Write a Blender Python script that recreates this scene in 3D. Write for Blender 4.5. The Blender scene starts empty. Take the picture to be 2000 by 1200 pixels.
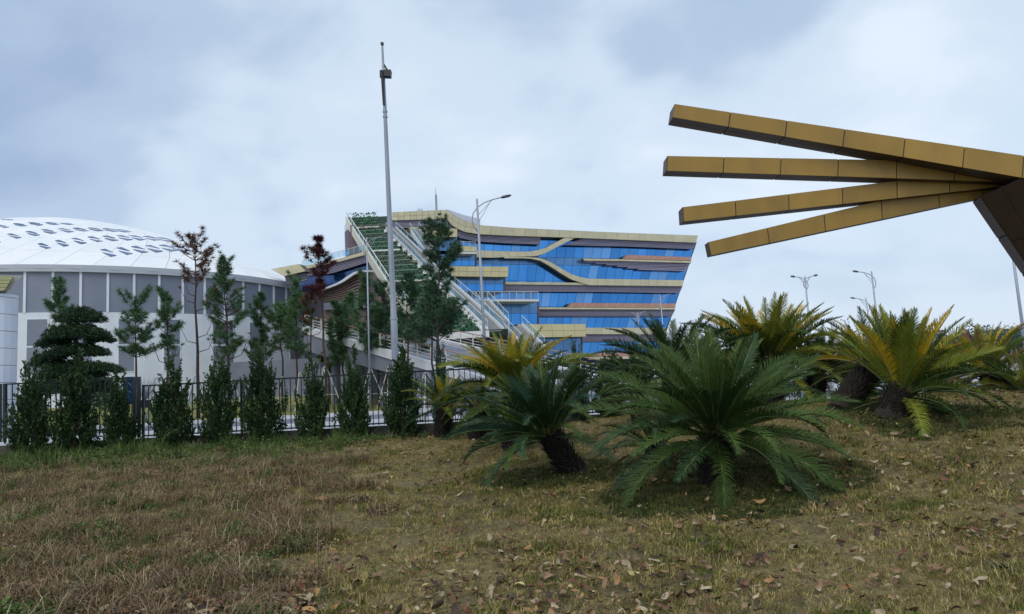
import bpy, math, random
import numpy as np
from mathutils import Vector, Matrix, Quaternion, noise

random.seed(11)
sc = bpy.context.scene
COL = sc.collection
# ------------------------------------------------------------------ camera
F = 1450.0
PITCH = math.radians(6.3); ROLL = math.radians(3.0)
_f = Vector((0, math.cos(PITCH), math.sin(PITCH))); _r = Vector((1, 0, 0)); _u = _r.cross(_f)
_c, _s = math.cos(ROLL), math.sin(ROLL)
CR = _c*_r - _s*_u; CU = _c*_u + _s*_r
cam_d = bpy.data.cameras.new('camera'); cam = bpy.data.objects.new('camera', cam_d); COL.objects.link(cam)
cam.matrix_world = Matrix((CR, CU, -_f)).transposed().to_4x4()
cam_d.sensor_width = 36.0; cam_d.lens = F/2000*36.0
cam_d.clip_start = 0.1; cam_d.clip_end = 6000
sc.camera = cam
# ------------------------------------------------------------------ world: overcast sky
SKY_STRENGTH = 0.07
w = bpy.data.worlds.new('World'); sc.world = w; w.use_nodes = True
nt = w.node_tree; N = nt.nodes; L = nt.links; N.clear()
def nn(t, **k):
    n = N.new(t)
    for a, b in k.items(): setattr(n, a, b)
    return n
out = nn('ShaderNodeOutputWorld'); bg1 = nn('ShaderNodeBackground'); bg2 = nn('ShaderNodeBackground'); add = nn('ShaderNodeAddShader')
sky = nn('ShaderNodeTexSky', sky_type='NISHITA'); sky.sun_disc = False
SUN_EL = math.radians(52); SUN_ROT = math.radians(205)
sky.sun_elevation = SUN_EL; sky.sun_rotation = SUN_ROT
L.new(sky.outputs[0], bg1.inputs[0]); bg1.inputs[1].default_value = SKY_STRENGTH*0.25
tc = nn('ShaderNodeTexCoord'); sep = nn('ShaderNodeSeparateXYZ'); L.new(tc.outputs['Generated'], sep.inputs[0])
def math_n(op, a, b=None, c=None, clamp=False):
    m = nn('ShaderNodeMath', operation=op, use_clamp=clamp)
    for i, v in enumerate((a, b, c)):
        if v is None: continue
        if isinstance(v, (int, float)): m.inputs[i].default_value = v
        else: L.new(v, m.inputs[i])
    return m.outputs[0]
zz = math_n('ADD', math_n('MAXIMUM', sep.outputs[2], 0.0), 0.50)
cmb = nn('ShaderNodeCombineXYZ')
L.new(math_n('DIVIDE', sep.outputs[0], zz), cmb.inputs[0]); L.new(math_n('DIVIDE', sep.outputs[1], zz), cmb.inputs[1])
def noise_n(scale, detail, rough, dist, off):
    mp = nn('ShaderNodeMapping'); mp.inputs['Location'].default_value = off; mp.inputs['Scale'].default_value = (1, 1.25, 1)
    L.new(cmb.outputs[0], mp.inputs[0])
    t = nn('ShaderNodeTexNoise'); t.inputs['Scale'].default_value = scale; t.inputs['Detail'].default_value = detail
    t.inputs['Roughness'].default_value = rough; t.inputs['Distortion'].default_value = dist
    L.new(mp.outputs[0], t.inputs[0]); return t.outputs[0]
n1 = noise_n(1.3, 4, 0.5, 0.15, (3.1, 1.7, 0)); n2 = noise_n(4.2, 7, 0.55, 0.25, (7.3, 2.2, 0))
mix = math_n('ADD', math_n('MULTIPLY', n1, 0.74), math_n('MULTIPLY', n2, 0.26))
def pix_dir(px, py):
    return ((px-1000)/F*CR + (600-py)/F*CU + _f).normalized()
def blob(px, py, width, amt, prev):
    d = pix_dir(px, py); v = nn('ShaderNodeVectorMath', operation='DISTANCE')
    L.new(tc.outputs['Generated'], v.inputs[0]); v.inputs[1].default_value = d
    mr = nn('ShaderNodeMapRange', interpolation_type='SMOOTHSTEP'); L.new(v.outputs['Value'], mr.inputs[0])
    mr.inputs[1].default_value = 0; mr.inputs[2].default_value = width; mr.inputs[3].default_value = amt; mr.inputs[4].default_value = 0
    return math_n('ADD', prev, mr.outputs[0])
m = mix
m = blob(100, 300, 0.62, -0.12, m)        # heavier grey bank to the west
m = blob(1400, 60, 0.16, -0.16, m); m = blob(1240, 95, 0.07, -0.09, m); m = blob(1580, 35, 0.12, -0.11, m)
m = blob(1900, 50, 0.10, -0.04, m); m = blob(1120, 320, 0.13, -0.045, m)
m = blob(1480, 280, 0.55, 0.095, m); m = blob(900, 120, 0.35, 0.055, m)
cr = nn('ShaderNodeValToRGB'); L.new(m, cr.inputs[0])
cr.color_ramp.interpolation = 'EASE'
e = cr.color_ramp.elements
e[0].position = 0.28; e[0].color = (0.29, 0.38, 0.55, 1)
e[1].position = 0.66; e[1].color = (0.68, 0.76, 0.85, 1)
x = e.new(0.43); x.color = (0.40, 0.505, 0.65, 1)
x = e.new(0.54); x.color = (0.56, 0.66, 0.775, 1)
# thin even haze near the horizon
hz = nn('ShaderNodeMapRange', interpolation_type='SMOOTHSTEP'); L.new(sep.outputs[2], hz.inputs[0])
hz.inputs[1].default_value = 0.0; hz.inputs[2].default_value = 0.30; hz.inputs[3].default_value = 0.8; hz.inputs[4].default_value = 0.0
mx = nn('ShaderNodeMix', data_type='RGBA'); L.new(hz.outputs[0], mx.inputs[0]); L.new(cr.outputs[0], mx.inputs[6]); mx.inputs[7].default_value = (0.54, 0.62, 0.74, 1)
L.new(mx.outputs[2], bg2.inputs[0]); bg2.inputs[1].default_value = 1.1
L.new(bg1.outputs[0], add.inputs[0]); L.new(bg2.outputs[0], add.inputs[1]); L.new(add.outputs[0], out.inputs[0])
# ------------------------------------------------------------------ sun (behind cloud)
sd = bpy.data.lights.new('sun', 'SUN'); so = bpy.data.objects.new('sun', sd); COL.objects.link(so)
sd.energy = 1.5; sd.angle = math.radians(40); sd.color = (1.0, 0.91, 0.76)
sdir = Vector((math.sin(SUN_ROT)*math.cos(SUN_EL), math.cos(SUN_ROT)*math.cos(SUN_EL), math.sin(SUN_EL)))
so.rotation_euler = sdir.to_track_quat('Z', 'Y').to_euler()
sc.view_settings.view_transform = 'Standard'; sc.view_settings.look = 'None'
sc.view_settings.exposure = 0.0; sc.view_settings.gamma = 1.0; sc.view_settings.use_curve_mapping = False
sc.cycles.max_bounces = 6; sc.cycles.transparent_max_bounces = 12
sc.cycles.use_denoising = True

# ------------------------------------------------------------------ geometry helpers
def ray(px, py):
    d = (px-1000)/F*CR + (600-py)/F*CU + _f
    return d/d.y
def at(px, py, Y):
    return ray(px, py)*Y
def sm(t):
    t = max(0.0, min(1.0, t)); return t*t*(3-2*t)
def gz(x, y):                                   # the near mound
    z = -1.62 + 0.5*sm((y-5)/17) + 0.25*sm((x+1)/6)*sm((y-8)/6)
    z += 0.55*sm((x-1)/4.5)*sm((y-6)/6.5)*(1-.85*sm((y-13.5)/6))
    z += 0.07*noise.noise(Vector((x*0.35, y*0.35, 0))) + 0.03*noise.noise(Vector((x*1.3, y*1.3, 3)))
    z -= .14*sm((y-19.6)/1.5)*sm((1.5-x)/3)
    return z
def fz(y):                                      # lawn and forecourt beyond the fence
    if y < 51: return -1.12
    return -1.0 + 1.65*sm((y-51)/46)
def ground_hit(px, py, y0=3.0, y1=21.8):
    d = ray(px, py); y = y0
    while y < y1:
        if d.z*y < gz(d.x*y, y): break
        y += 0.03
    return Vector((d.x*y, y, gz(d.x*y, y)))

class MB:
    def __init__(s): s.v = []; s.f = []
    def add(s, vs, fs):
        n = len(s.v); s.v += [tuple(v) for v in vs]; s.f += [tuple(i+n for i in f) for f in fs]; return s
    def box(s, c, sz, M=None):
        hx, hy, hz = sz[0]/2, sz[1]/2, sz[2]/2
        vs = [Vector((a*hx, b*hy, d*hz)) for d in (-1, 1) for b in (-1, 1) for a in (-1, 1)]
        if M is not None: vs = [M @ v for v in vs]
        c = Vector(c)
        return s.add([v+c for v in vs], [(0,2,3,1), (4,5,7,6), (0,1,5,4), (2,6,7,3), (0,4,6,2), (1,3,7,5)])
    def prism(s, poly, off):                    # closed polygon extruded by a vector
        n = len(poly); off = Vector(off); p = [Vector(q) for q in poly]
        vs = p + [q+off for q in p]
        fs = [tuple(range(n)), tuple(range(2*n-1, n-1, -1))] + [(i, i+n, (i+1) % n+n, (i+1) % n) for i in range(n)]
        return s.add(vs, fs)
    def tube(s, pts, rad, n=8, cap=True):
        pts = [Vector(p) for p in pts]
        if not isinstance(rad, (list, tuple)): rad = [rad]*len(pts)
        vs = []; up = None
        for i, p in enumerate(pts):
            t = (pts[min(i+1, len(pts)-1)] - pts[max(i-1, 0)]).normalized()
            if up is None: up = t.orthogonal().normalized()
            up = (up - t*up.dot(t)).normalized(); sd_ = t.cross(up)
            for k in range(n):
                a = 2*math.pi*k/n; vs.append(p + (up*math.cos(a)+sd_*math.sin(a))*rad[i])
        fs = [(i*n+k, i*n+(k+1) % n, (i+1)*n+(k+1) % n, (i+1)*n+k) for i in range(len(pts)-1) for k in range(n)]
        if cap: fs += [tuple(range(n-1, -1, -1)), tuple(range((len(pts)-1)*n, len(pts)*n))]
        return s.add(vs, fs)
    def bar(s, a, b, w_, h_=None):              # square bar between two points
        a = Vector(a); b = Vector(b); t = (b-a).normalized(); h_ = h_ or w_
        side = t.cross(Vector((0, 0, 1)))
        side = side.normalized() if side.length > 1e-3 else Vector((1, 0, 0))
        up = side.cross(t)
        q = [a+side*sx*w_/2+up*sz*h_/2 for sx, sz in ((-1,-1), (1,-1), (1,1), (-1,1))]
        return s.prism(q, b-a)
    def mesh(s, name, mat, off=None, smooth=False):
        me = bpy.data.meshes.new(name)
        vs = s.v if off is None else [(v[0]-off[0], v[1]-off[1], v[2]-off[2]) for v in s.v]
        me.from_pydata(vs, [], s.f); me.update()
        if mat: me.materials.append(mat)
        if smooth: me.polygons.foreach_set('use_smooth', [True]*len(me.polygons))
        return me
    def build(s, name, mat, parent=None, smooth=False):
        o = bpy.data.objects.new(name, s.mesh(name, mat, root_loc(parent), smooth)); COL.objects.link(o)
        if parent is not None: o.parent = parent
        return o
def root_loc(p):
    if p is None: return None
    v = Vector((0, 0, 0))
    while p is not None: v = v + p.location; p = p.parent
    return v
def tag(o, label=None, cat=None, group=None, kind=None):
    if label: o['label'] = label
    if cat: o['category'] = cat
    if group: o['group'] = group
    if kind: o['kind'] = kind
    return o
def thing(name, label, cat, loc=(0, 0, 0), group=None):
    o = bpy.data.objects.new(name, None); COL.objects.link(o); o.location = loc; o.empty_display_size = 0.2
    return tag(o, label, cat, group)
def inst(name, me, parent=None, M=None):
    o = bpy.data.objects.new(name, me); COL.objects.link(o)
    if parent is not None: o.parent = parent
    if M is not None: o.matrix_basis = M
    return o

# ------------------------------------------------------------------ materials
def mat(name, col, rough=0.7, metal=0.0, col2=None, scale=4.0, detail=6, bump=0.0, bscale=30, spec=0.5, rnd=0.0, coord='Object', stretch=(1,1,1), lo=0.4, hi=0.6, trans=0.0):
    m_ = bpy.data.materials.new(name); m_.use_nodes = True; t = m_.node_tree; n = t.nodes; l = t.links
    b = n['Principled BSDF']; b.inputs['Roughness'].default_value = rough; b.inputs['Metallic'].default_value = metal
    b.inputs['Specular IOR Level'].default_value = spec
    b.inputs['Base Color'].default_value = (*col, 1)
    src = None
    tcn = n.new('ShaderNodeTexCoord'); mp = n.new('ShaderNodeMapping'); mp.inputs['Scale'].default_value = stretch; l.new(tcn.outputs[coord], mp.inputs[0])
    if col2:
        tx = n.new('ShaderNodeTexNoise'); tx.inputs['Scale'].default_value = scale; tx.inputs['Detail'].default_value = detail; l.new(mp.outputs[0], tx.inputs[0])
        mr = n.new('ShaderNodeMapRange'); mr.inputs[1].default_value = lo; mr.inputs[2].default_value = hi; l.new(tx.outputs[0], mr.inputs[0])
        mxn = n.new('ShaderNodeMix'); mxn.data_type = 'RGBA'; mxn.inputs[6].default_value = (*col, 1); mxn.inputs[7].default_value = (*col2, 1)
        l.new(mr.outputs[0], mxn.inputs[0]); src = mxn.outputs[2]; l.new(src, b.inputs['Base Color'])
    if rnd:
        oi = n.new('ShaderNodeObjectInfo'); mr2 = n.new('ShaderNodeMapRange'); mr2.inputs[3].default_value = 1-rnd; mr2.inputs[4].default_value = 1+rnd
        l.new(oi.outputs['Random'], mr2.inputs[0]); hs = n.new('ShaderNodeHueSaturation'); l.new(mr2.outputs[0], hs.inputs['Value'])
        if src: l.new(src, hs.inputs['Color'])
        else: hs.inputs['Color'].default_value = (*col, 1)
        l.new(hs.outputs[0], b.inputs['Base Color'])
    if bump:
        tb = n.new('ShaderNodeTexNoise'); tb.inputs['Scale'].default_value = bscale; tb.inputs['Detail'].default_value = 5; l.new(mp.outputs[0], tb.inputs[0])
        bp = n.new('ShaderNodeBump'); bp.inputs['Strength'].default_value = bump; bp.inputs['Distance'].default_value = 0.05
        l.new(tb.outputs[0], bp.inputs['Height']); l.new(bp.outputs[0], b.inputs['Normal'])
    if trans:
        tr = n.new('ShaderNodeBsdfTranslucent'); ms = n.new('ShaderNodeMixShader'); ms.inputs[0].default_value = trans
        l.new(b.inputs['Base Color'].links[0].from_socket, tr.inputs[0]) if b.inputs['Base Color'].links else setattr(tr.inputs[0], 'default_value', (*col, 1))
        l.new(b.outputs[0], ms.inputs[1]); l.new(tr.outputs[0], ms.inputs[2]); l.new(ms.outputs[0], n['Material Output'].inputs[0])
    return m_
def foliage(name, c1, c2, c3=None, rough=0.55, spec=0.3, scale=3.0, trans=0.15):
    """leaf material: two tones by noise along world position plus random value"""
    return mat(name, c1, rough, 0, c2, scale, 3, spec=spec, rnd=0.12, lo=0.35, hi=0.65, trans=trans)
M = {}
M['gold'] = mat('gold_panel', (0.53, 0.485, 0.32), 0.5, 0.0, (0.58, 0.53, 0.36), 0.6, rnd=0.05)
M['gold_box'] = mat('gold_box_panel', (0.60, 0.53, 0.30), 0.5, 0.0, (0.64, 0.57, 0.33), 0.5, rnd=0.04)
M['joint'] = mat('joint_dark', (0.05, 0.045, 0.045), 0.9)
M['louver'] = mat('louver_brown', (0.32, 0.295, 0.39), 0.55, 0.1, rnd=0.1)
M['louver_back'] = mat('louver_back_dark', (0.10, 0.095, 0.14), 0.9)  # dark violet grey, behind the slats and on plain core walls
M['salmon'] = mat('salmon_panel', (0.46, 0.245, 0.185), 0.5, 0.05, (0.50, 0.28, 0.21), 0.5, rnd=0.04)
M['glass'] = mat('blue_glass', (0.045, 0.22, 0.56), 0.06, 0.85, (0.085, 0.30, 0.66), 0.10, 4, rnd=0.16, lo=.3, hi=.7, bump=.12, bscale=.35)  # blue noise and per-pane tone imitate uneven reflections
M['glass_dark'] = mat('blue_glass_deep', (0.02, 0.075, 0.24), 0.1, 0.7, rnd=0.12)
M['glass_pale'] = mat('blue_glass_curtained', (0.15, 0.36, 0.70), 0.15, 0.7, rnd=0.10)
M['glass_grey'] = mat('blue_grey_spandrel', (0.11, 0.25, 0.48), 0.2, 0.5, rnd=0.06)
M['mullion'] = mat('mullion_dark', (0.03, 0.05, 0.10), 0.5)
M['rail_glass'] = None
M['white'] = mat('white_render', (0.78, 0.82, 0.90), 0.75, 0, (0.72, 0.76, 0.85), 0.35, bump=0.05, bscale=8)
M['dome'] = mat('dome_panel', (0.84, 0.86, 0.88), 0.5, 0, (0.79, 0.82, 0.85), 0.2, rnd=0.025)
M['dome_joint'] = mat('dome_joint', (0.52, 0.55, 0.60), 0.8)
M['sky_light'] = mat('skylight_glass', (0.06, 0.13, 0.27), 0.15, 0.5, rnd=0.15)
M['arena_glass'] = mat('arena_panel', (0.19, 0.215, 0.285), 0.45, 0.0, (0.23, 0.255, 0.33), 0.10, 3, rnd=0.07)
M['arena_edge'] = mat('arena_eave', (0.62, 0.65, 0.75), 0.6)
M['steel'] = mat('galvanised_steel', (0.36, 0.39, 0.44), 0.45, 0.4, (0.28, 0.31, 0.36), 3.0, stretch=(1, 1, 0.15))
M['lamp'] = mat('lamp_paint', (0.34, 0.37, 0.43), 0.5, 0.2)
M['lamp_head'] = mat('lamp_head_dark', (0.06, 0.07, 0.09), 0.5)
M['black'] = mat('black_plastic', (0.025, 0.026, 0.03), 0.5)
M['fence'] = mat('fence_paint', (0.014, 0.017, 0.022), 0.5, 0.1)
M['fence_post'] = mat('fence_post_paint', (0.02, 0.035, 0.042), 0.5, 0.1)
M['kerbwall'] = mat('fence_footing', (0.085, 0.078, 0.07), 0.95, 0, (0.045, 0.044, 0.04), 1.8, bump=0.4, bscale=12)
M['paving'] = mat('concrete_paving', (0.42, 0.44, 0.48), 0.85, 0, (0.34, 0.36, 0.40), 0.6, bump=0.1)
M['asphalt'] = mat('asphalt', (0.13, 0.145, 0.19), 0.9, 0, (0.17, 0.185, 0.235), 0.5, bump=0.2, bscale=60)
M['kerb'] = mat('kerb_stone', (0.62, 0.64, 0.68), 0.8, 0, (0.52, 0.54, 0.58), 1.0)
M['girder'] = mat('girder_concrete', (0.19, 0.205, 0.26), 0.85, 0, (0.15, 0.165, 0.215), 0.3)
M['rail'] = mat('rail_paint', (0.60, 0.56, 0.55), 0.5, 0.1)
M['rail_top'] = mat('rail_handrail', (0.30, 0.20, 0.16), 0.5)
M['white_rail'] = mat('white_stair_paint', (0.72, 0.73, 0.72), 0.6)
M['cream'] = mat('cream_parapet', (0.60, 0.60, 0.50), 0.6, 0, (0.54, 0.54, 0.46), 0.5)
M['step'] = mat('stair_step', (0.30, 0.30, 0.31), 0.85)
M['bronze'] = mat('bronze_cladding', (0.20, 0.125, 0.115), 0.6, 0, (0.15, 0.10, 0.10), 0.4)
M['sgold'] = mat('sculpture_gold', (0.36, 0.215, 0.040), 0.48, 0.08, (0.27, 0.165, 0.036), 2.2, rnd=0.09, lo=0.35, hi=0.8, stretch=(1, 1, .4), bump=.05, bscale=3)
M['sgold_shade'] = mat('sculpture_gold_shaded', (0.085, 0.052, 0.04), 0.55, 0.0, (0.065, 0.042, 0.034), 1.5)  # the gold again, with the shade of downturned faces put into its colour
M['bark'] = mat('pine_bark', (0.085, 0.052, 0.045), 0.9, 0, (0.05, 0.034, 0.032), 8, bump=0.5)
M['stake'] = mat('stake_bamboo', (0.55, 0.54, 0.52), 0.8)
M['cyc_trunk'] = mat('cycad_trunk', (0.022, 0.017, 0.014), 0.95, 0, (0.04, 0.03, 0.022), 14, bump=0.6)
M['soil'] = mat('soil', (0.06, 0.04, 0.028), 1.0, 0, (0.035, 0.025, 0.018), 3, bump=0.5)

def rail_glass():
    m_ = bpy.data.materials.new('railing_glass'); m_.use_nodes = True; n = m_.node_tree.nodes; l = m_.node_tree.links
    b = n['Principled BSDF']; b.inputs['Base Color'].default_value = (0.45, 0.62, 0.75, 1); b.inputs['Roughness'].default_value = 0.15
    tr = n.new('ShaderNodeBsdfTransparent'); tr.inputs[0].default_value = (0.85, 0.93, 0.97, 1)
    ms = n.new('ShaderNodeMixShader'); ms.inputs[0].default_value = 0.10
    l.new(tr.outputs[0], ms.inputs[1]); l.new(b.outputs[0], ms.inputs[2]); l.new(ms.outputs[0], n['Material Output'].inputs[0])
    return m_
M['rail_glass'] = rail_glass()

def ground_mat(name, stops, s1, s2, bump=0.6, extra=None):
    """noise driven ground colour on world position"""
    m_ = bpy.data.materials.new(name); m_.use_nodes = True; t = m_.node_tree; n = t.nodes; l = t.links
    b = n['Principled BSDF']; b.inputs['Roughness'].default_value = 1.0; b.inputs['Specular IOR Level'].default_value = 0.1
    g = n.new('ShaderNodeNewGeometry')
    a = n.new('ShaderNodeTexNoise'); a.inputs['Scale'].default_value = s1; a.inputs['Detail'].default_value = 6; l.new(g.outputs['Position'], a.inputs[0])
    c = n.new('ShaderNodeTexNoise'); c.inputs['Scale'].default_value = s2; c.inputs['Detail'].default_value = 8; c.inputs['Roughness'].default_value = 0.7; l.new(g.outputs['Position'], c.inputs[0])
    ad = n.new('ShaderNodeMath'); ad.operation = 'MULTIPLY_ADD'; l.new(c.outputs[0], ad.inputs[0]); ad.inputs[1].default_value = 0.6
    m2 = n.new('ShaderNodeMath'); m2.operation = 'MULTIPLY'; l.new(a.outputs[0], m2.inputs[0]); m2.inputs[1].default_value = 0.4; l.new(m2.outputs[0], ad.inputs[2])
    r_ = n.new('ShaderNodeValToRGB'); l.new(ad.outputs[0], r_.inputs[0])
    el = r_.color_ramp.elements; el[0].position = stops[0][0]; el[0].color = (*stops[0][1], 1); el[1].position = stops[-1][0]; el[1].color = (*stops[-1][1], 1)
    for p, cc in stops[1:-1]: q = el.new(p); q.color = (*cc, 1)
    l.new(r_.outputs[0], b.inputs['Base Color'])
    bp = n.new('ShaderNodeBump'); bp.inputs['Strength'].default_value = bump; bp.inputs['Distance'].default_value = 0.04; l.new(c.outputs[0], bp.inputs['Height']); l.new(bp.outputs[0], b.inputs['Normal'])
    return m_
M['mound'] = ground_mat('mown_lawn_soil', [(0.36, (0.05, 0.042, 0.024)), (0.47, (0.11, 0.09, 0.048)), (0.55, (0.19, 0.155, 0.075)), (0.66, (0.25, 0.20, 0.10))], 0.5, 22)
M['far_lawn'] = ground_mat('far_lawn', [(0.36, (0.10, 0.12, 0.035)), (0.48, (0.17, 0.185, 0.055)), (0.6, (0.24, 0.21, 0.085))], 0.12, 4, 0.3)
M['far_ground'] = ground_mat('far_ground', [(0.36, (0.16, 0.17, 0.18)), (0.5, (0.22, 0.225, 0.235)), (0.62, (0.27, 0.275, 0.28))], 0.05, 1.0, 0.1)
# ================================================================== SETTING
def grid_obj(name, xs, ys, zf, m_, kind='structure'):
    vs = [(x, y, zf(x, y)) for y in ys for x in xs]; nx = len(xs)
    fs = [(j*nx+i, j*nx+i+1, (j+1)*nx+i+1, (j+1)*nx+i) for j in range(len(ys)-1) for i in range(nx-1)]
    me = bpy.data.meshes.new(name); me.from_pydata(vs, [], fs); me.materials.append(m_)
    me.polygons.foreach_set('use_smooth', [True]*len(fs))
    o = bpy.data.objects.new(name, me); COL.objects.link(o); o['kind'] = kind; return o
grid_obj('ground', [-3000, -300, 300, 3000], [-600, 0, 200, 4000], lambda x, y: -1.75, M['far_ground'])
grid_obj('mound_lawn', list(np.arange(-24, 24.1, 0.3)), list(np.arange(-8, 21.95, 0.3)), gz, M['mound'])
FW = [(-220, 220)]
grid_obj('forecourt_paving', [-220, 220], [22.1, 34.5], lambda x, y: -1.12, M['paving'])
grid_obj('road', [-220, 220], [34.5, 50.0], lambda x, y: -1.124-0.08, M['asphalt'])
grid_obj('far_lawn', [-220, -120, -60, -30, -12, 0, 8, 16], [50.3] + list(range(51, 98)) + [130, 220], lambda x, y: fz(y)+0.06*noise.noise(Vector((x*.1, y*.1, 0))), M['far_lawn'])
grid_obj('plaza', [16, 60, 220], [50.3, 220], lambda x, y: -1.05, M['paving'])
k = MB(); k.box((0, 50.15, -1.1), (440, 0.32, 0.26)); tag(k.build('road_kerb', M['kerb']), kind='structure')
k = MB(); k.box((0, 34.4, -1.13), (440, 0.3, 0.16)); tag(k.build('pavement_kerb', M['kerb']), kind='structure')

# ================================================================== ARENA WITH DOME
S_ = .46; AR = 90*S_; ACX = -170.75*S_; ACY = 304.9*S_; AZ = 42.41*S_; TH0 = .2915; DTH = .0812
arena = thing('domed_arena', 'large round white arena with shallow white dome, skylights and grey wall panels', 'arena', (ACX, ACY, 0.3))
def cyl(th, z, r=AR): return Vector((ACX+r*math.sin(th), ACY-r*math.cos(th), z))
def th_at(px):
    x = ray(px, 650).x; A = x*x+1; B = -2*(x*ACX+ACY); C_ = ACX**2+ACY**2-AR**2
    D = max(0, B*B-4*A*C_); t = (-B-math.sqrt(D))/(2*A); return math.atan2(x*t-ACX, -(t-ACY))
def cseg(mb, t0, t1, z0, z1, r0, r1, n=3):      # curved block between two radii
    q = []
    for i in range(n+1): q.append(cyl(t0+(t1-t0)*i/n, z0, r1))
    for i in range(n, -1, -1): q.append(cyl(t0+(t1-t0)*i/n, z0, r0))
    return mb.prism(q, (0, 0, z1-z0))
ZP = AZ*0.709
full = MB()                                      # continuous lower wall, drum behind the panels
N_ = 96
for i in range(N_):
    t0 = 2*math.pi*i/N_; t1 = 2*math.pi*(i+1)/N_
    full.add([cyl(t0, -1.3), cyl(t1, -1.3), cyl(t1, ZP), cyl(t0, ZP)], [(0, 1, 2, 3)])
    full.add([cyl(t0, ZP), cyl(t1, ZP), cyl(t1, ZP, AR-.5), cyl(t0, ZP, AR-.5)], [(0, 1, 2, 3)])
full.build('wall', M['white'], arena, True)
dr = MB()
for i in range(N_):
    t0 = 2*math.pi*i/N_; t1 = 2*math.pi*(i+1)/N_
    dr.add([cyl(t0, ZP-.1, AR-.45), cyl(t1, ZP-.1, AR-.45), cyl(t1, AZ+.4, AR-.45), cyl(t0, AZ+.4, AR-.45)], [(0, 1, 2, 3)])
dr.build('drum', M['joint'], arena)
for k in range(-8, 20):
    t0 = TH0+DTH*k
    if k < 19:
        p = MB(); cseg(p, t0+.0034, t0+DTH-.0034, ZP+.02, AZ+.05, AR-.28, AR-.12); p.build('wall_panel', M['arena_glass'], arena)
    p = MB(); cseg(p, t0-.0038, t0+.0038, ZP-.02, AZ+.04, AR-.3, AR+.06, 1); p.build('pilaster', M['white'], arena)
ev = MB()
for i in range(N_):
    t0 = 2*math.pi*i/N_; t1 = 2*math.pi*(i+1)/N_
    a = [cyl(t0, AZ, AR-.5), cyl(t1, AZ, AR-.5), cyl(t1, AZ, AR+.35), cyl(t0, AZ, AR+.35), cyl(t1, AZ+.95, AR+.55), cyl(t0, AZ+.95, AR+.55)]
    ev.add(a, [(0, 1, 2, 3), (3, 2, 4, 5)])
ev.build('eave', M['arena_edge'], arena)
for a, b in ((-45, -10), (53, 92), (146, 180), (232, 262), (320.5, 351), (416, 455), (488, 521), (566, 585), (596, 609), (618, 627)):
    ta, tb = th_at(a), th_at(b)
    f_ = MB(); cseg(f_, ta-.004, tb+.004, AZ*.268, AZ*.668, AR-.1, AR+.05, 2); fo = f_.build('window', M['white'], arena)
    for z0, z1 in ((AZ*.475, AZ*.66), (AZ*.276, AZ*.463)):
        p = MB(); cseg(p, ta, tb, z0, z1, AR, AR+.065, 2); p.build('pane', M['arena_glass'], fo)
for a, b in ((240, 262), (430, 455), (566, 584)):
    p = MB(); cseg(p, th_at(a), th_at(b), 0.3, AZ*.235, AR-.1, AR+.09, 2); p.build('door', M['glass_dark'], arena)
# dome
DZ = AZ+.93; DR = AR+.5; DH = 15.0; DK = .36
def dome(r, th, dz=0.0):
    X = r*math.sin(th); Y = -r*math.cos(th)
    return Vector((ACX+DR*X, ACY+DR*Y, DZ+DH*(1-r*r)*(1-DK*X)+dz))
def dome_z(x, y):
    X = (x-ACX)/DR; Y = (y-ACY)/DR; r2 = X*X+Y*Y
    return None if r2 > 1 else DZ+DH*(1-r2)*(1-DK*X)
def dome_hit(px, py):
    d = ray(px, py); y = 80.0
    while y < 190:
        z = dome_z(d.x*y, y)
        if z is not None and d.z*y <= z:
            lo, hi = y-.15, y
            for _ in range(12):
                md = (lo+hi)/2; zm = dome_z(d.x*md, md)
                if zm is not None and d.z*md <= zm: hi = md
                else: lo = md
            return Vector((d.x*hi, hi, d.z*hi))
        y += 0.15
    return None
sh = MB(); rr = [1, .88, .76, .64, .52, .40, .28, .16, .02]
NS = 56
for j in range(8):
    for i in range(NS):
        a, b = 2*math.pi*i/NS, 2*math.pi*(i+1)/NS
        sh.add([dome(rr[j], a, -.5), dome(rr[j], b, -.5), dome(rr[j+1], b, -.5), dome(rr[j+1], a, -.5)], [(0, 1, 2, 3)])
sh.build('roof', M['dome_joint'], arena)
rest = MB()
def tri_panel(mb, pts):
    c = sum(pts, Vector())/len(pts); q = []
    for p in pts:
        v = c-p; q.append(p + v.normalized()*0.05)
    mb.prism(q, (0, 0, -0.3))
for j in range(8):
    for i in range(NS):
        a, b = -0.52+2*math.pi*(i+j*.5)/NS, -0.52+2*math.pi*(i+1+j*.5)/NS
        h = math.pi/NS
        P = [dome(rr[j], a), dome(rr[j], b), dome(rr[j+1], b+h), dome(rr[j+1], a+h)]
        for tr in (P,):
            if i < 25:
                p = MB(); tri_panel(p, list(tr)); p.build('roof_panel', M['dome'], arena)
            else: tri_panel(rest, list(tr))
tag(rest.build('roof_panels_rear', M['dome'], arena), kind='stuff')
rows = [[(1055, 465, 1.0, 1.0), (1215, 448, 1.0, 1.0), (1360, 433, 1.05, .95), (1500, 425, 1.1, .93), (1640, 420, 1.15, .92), (1750, 425, 1.15, .9), (1868, 431, 1.15, .9)],
        [(430, 400, .82, .75), (602, 371, .85, .78), (770, 350, .95, .75), (928, 334, .95, .75), (1075, 325, 1.0, .7), (1215, 320, 1.0, .68), (1340, 320, 1.05, .65), (1478, 326, 1.1, .62), (1610, 338, 1.1, .55)],
        [(-60, 348, .8, .6), (137, 303, .88, .62), (318, 278, .9, .6), (475, 259, .95, .55), (640, 248, .98, .5), (785, 241, 1.0, .48), (930, 239, 1.0, .45), (1075, 245, 1.0, .42), (1200, 254, 1.0, .36)],
        [(20, 209, .85, .38), (192, 194, .88, .38), (345, 185, .92, .36), (505, 182, .92, .3), (650, 187, .9, .2)],
        [(60, 142, .85, .2)]]
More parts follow.
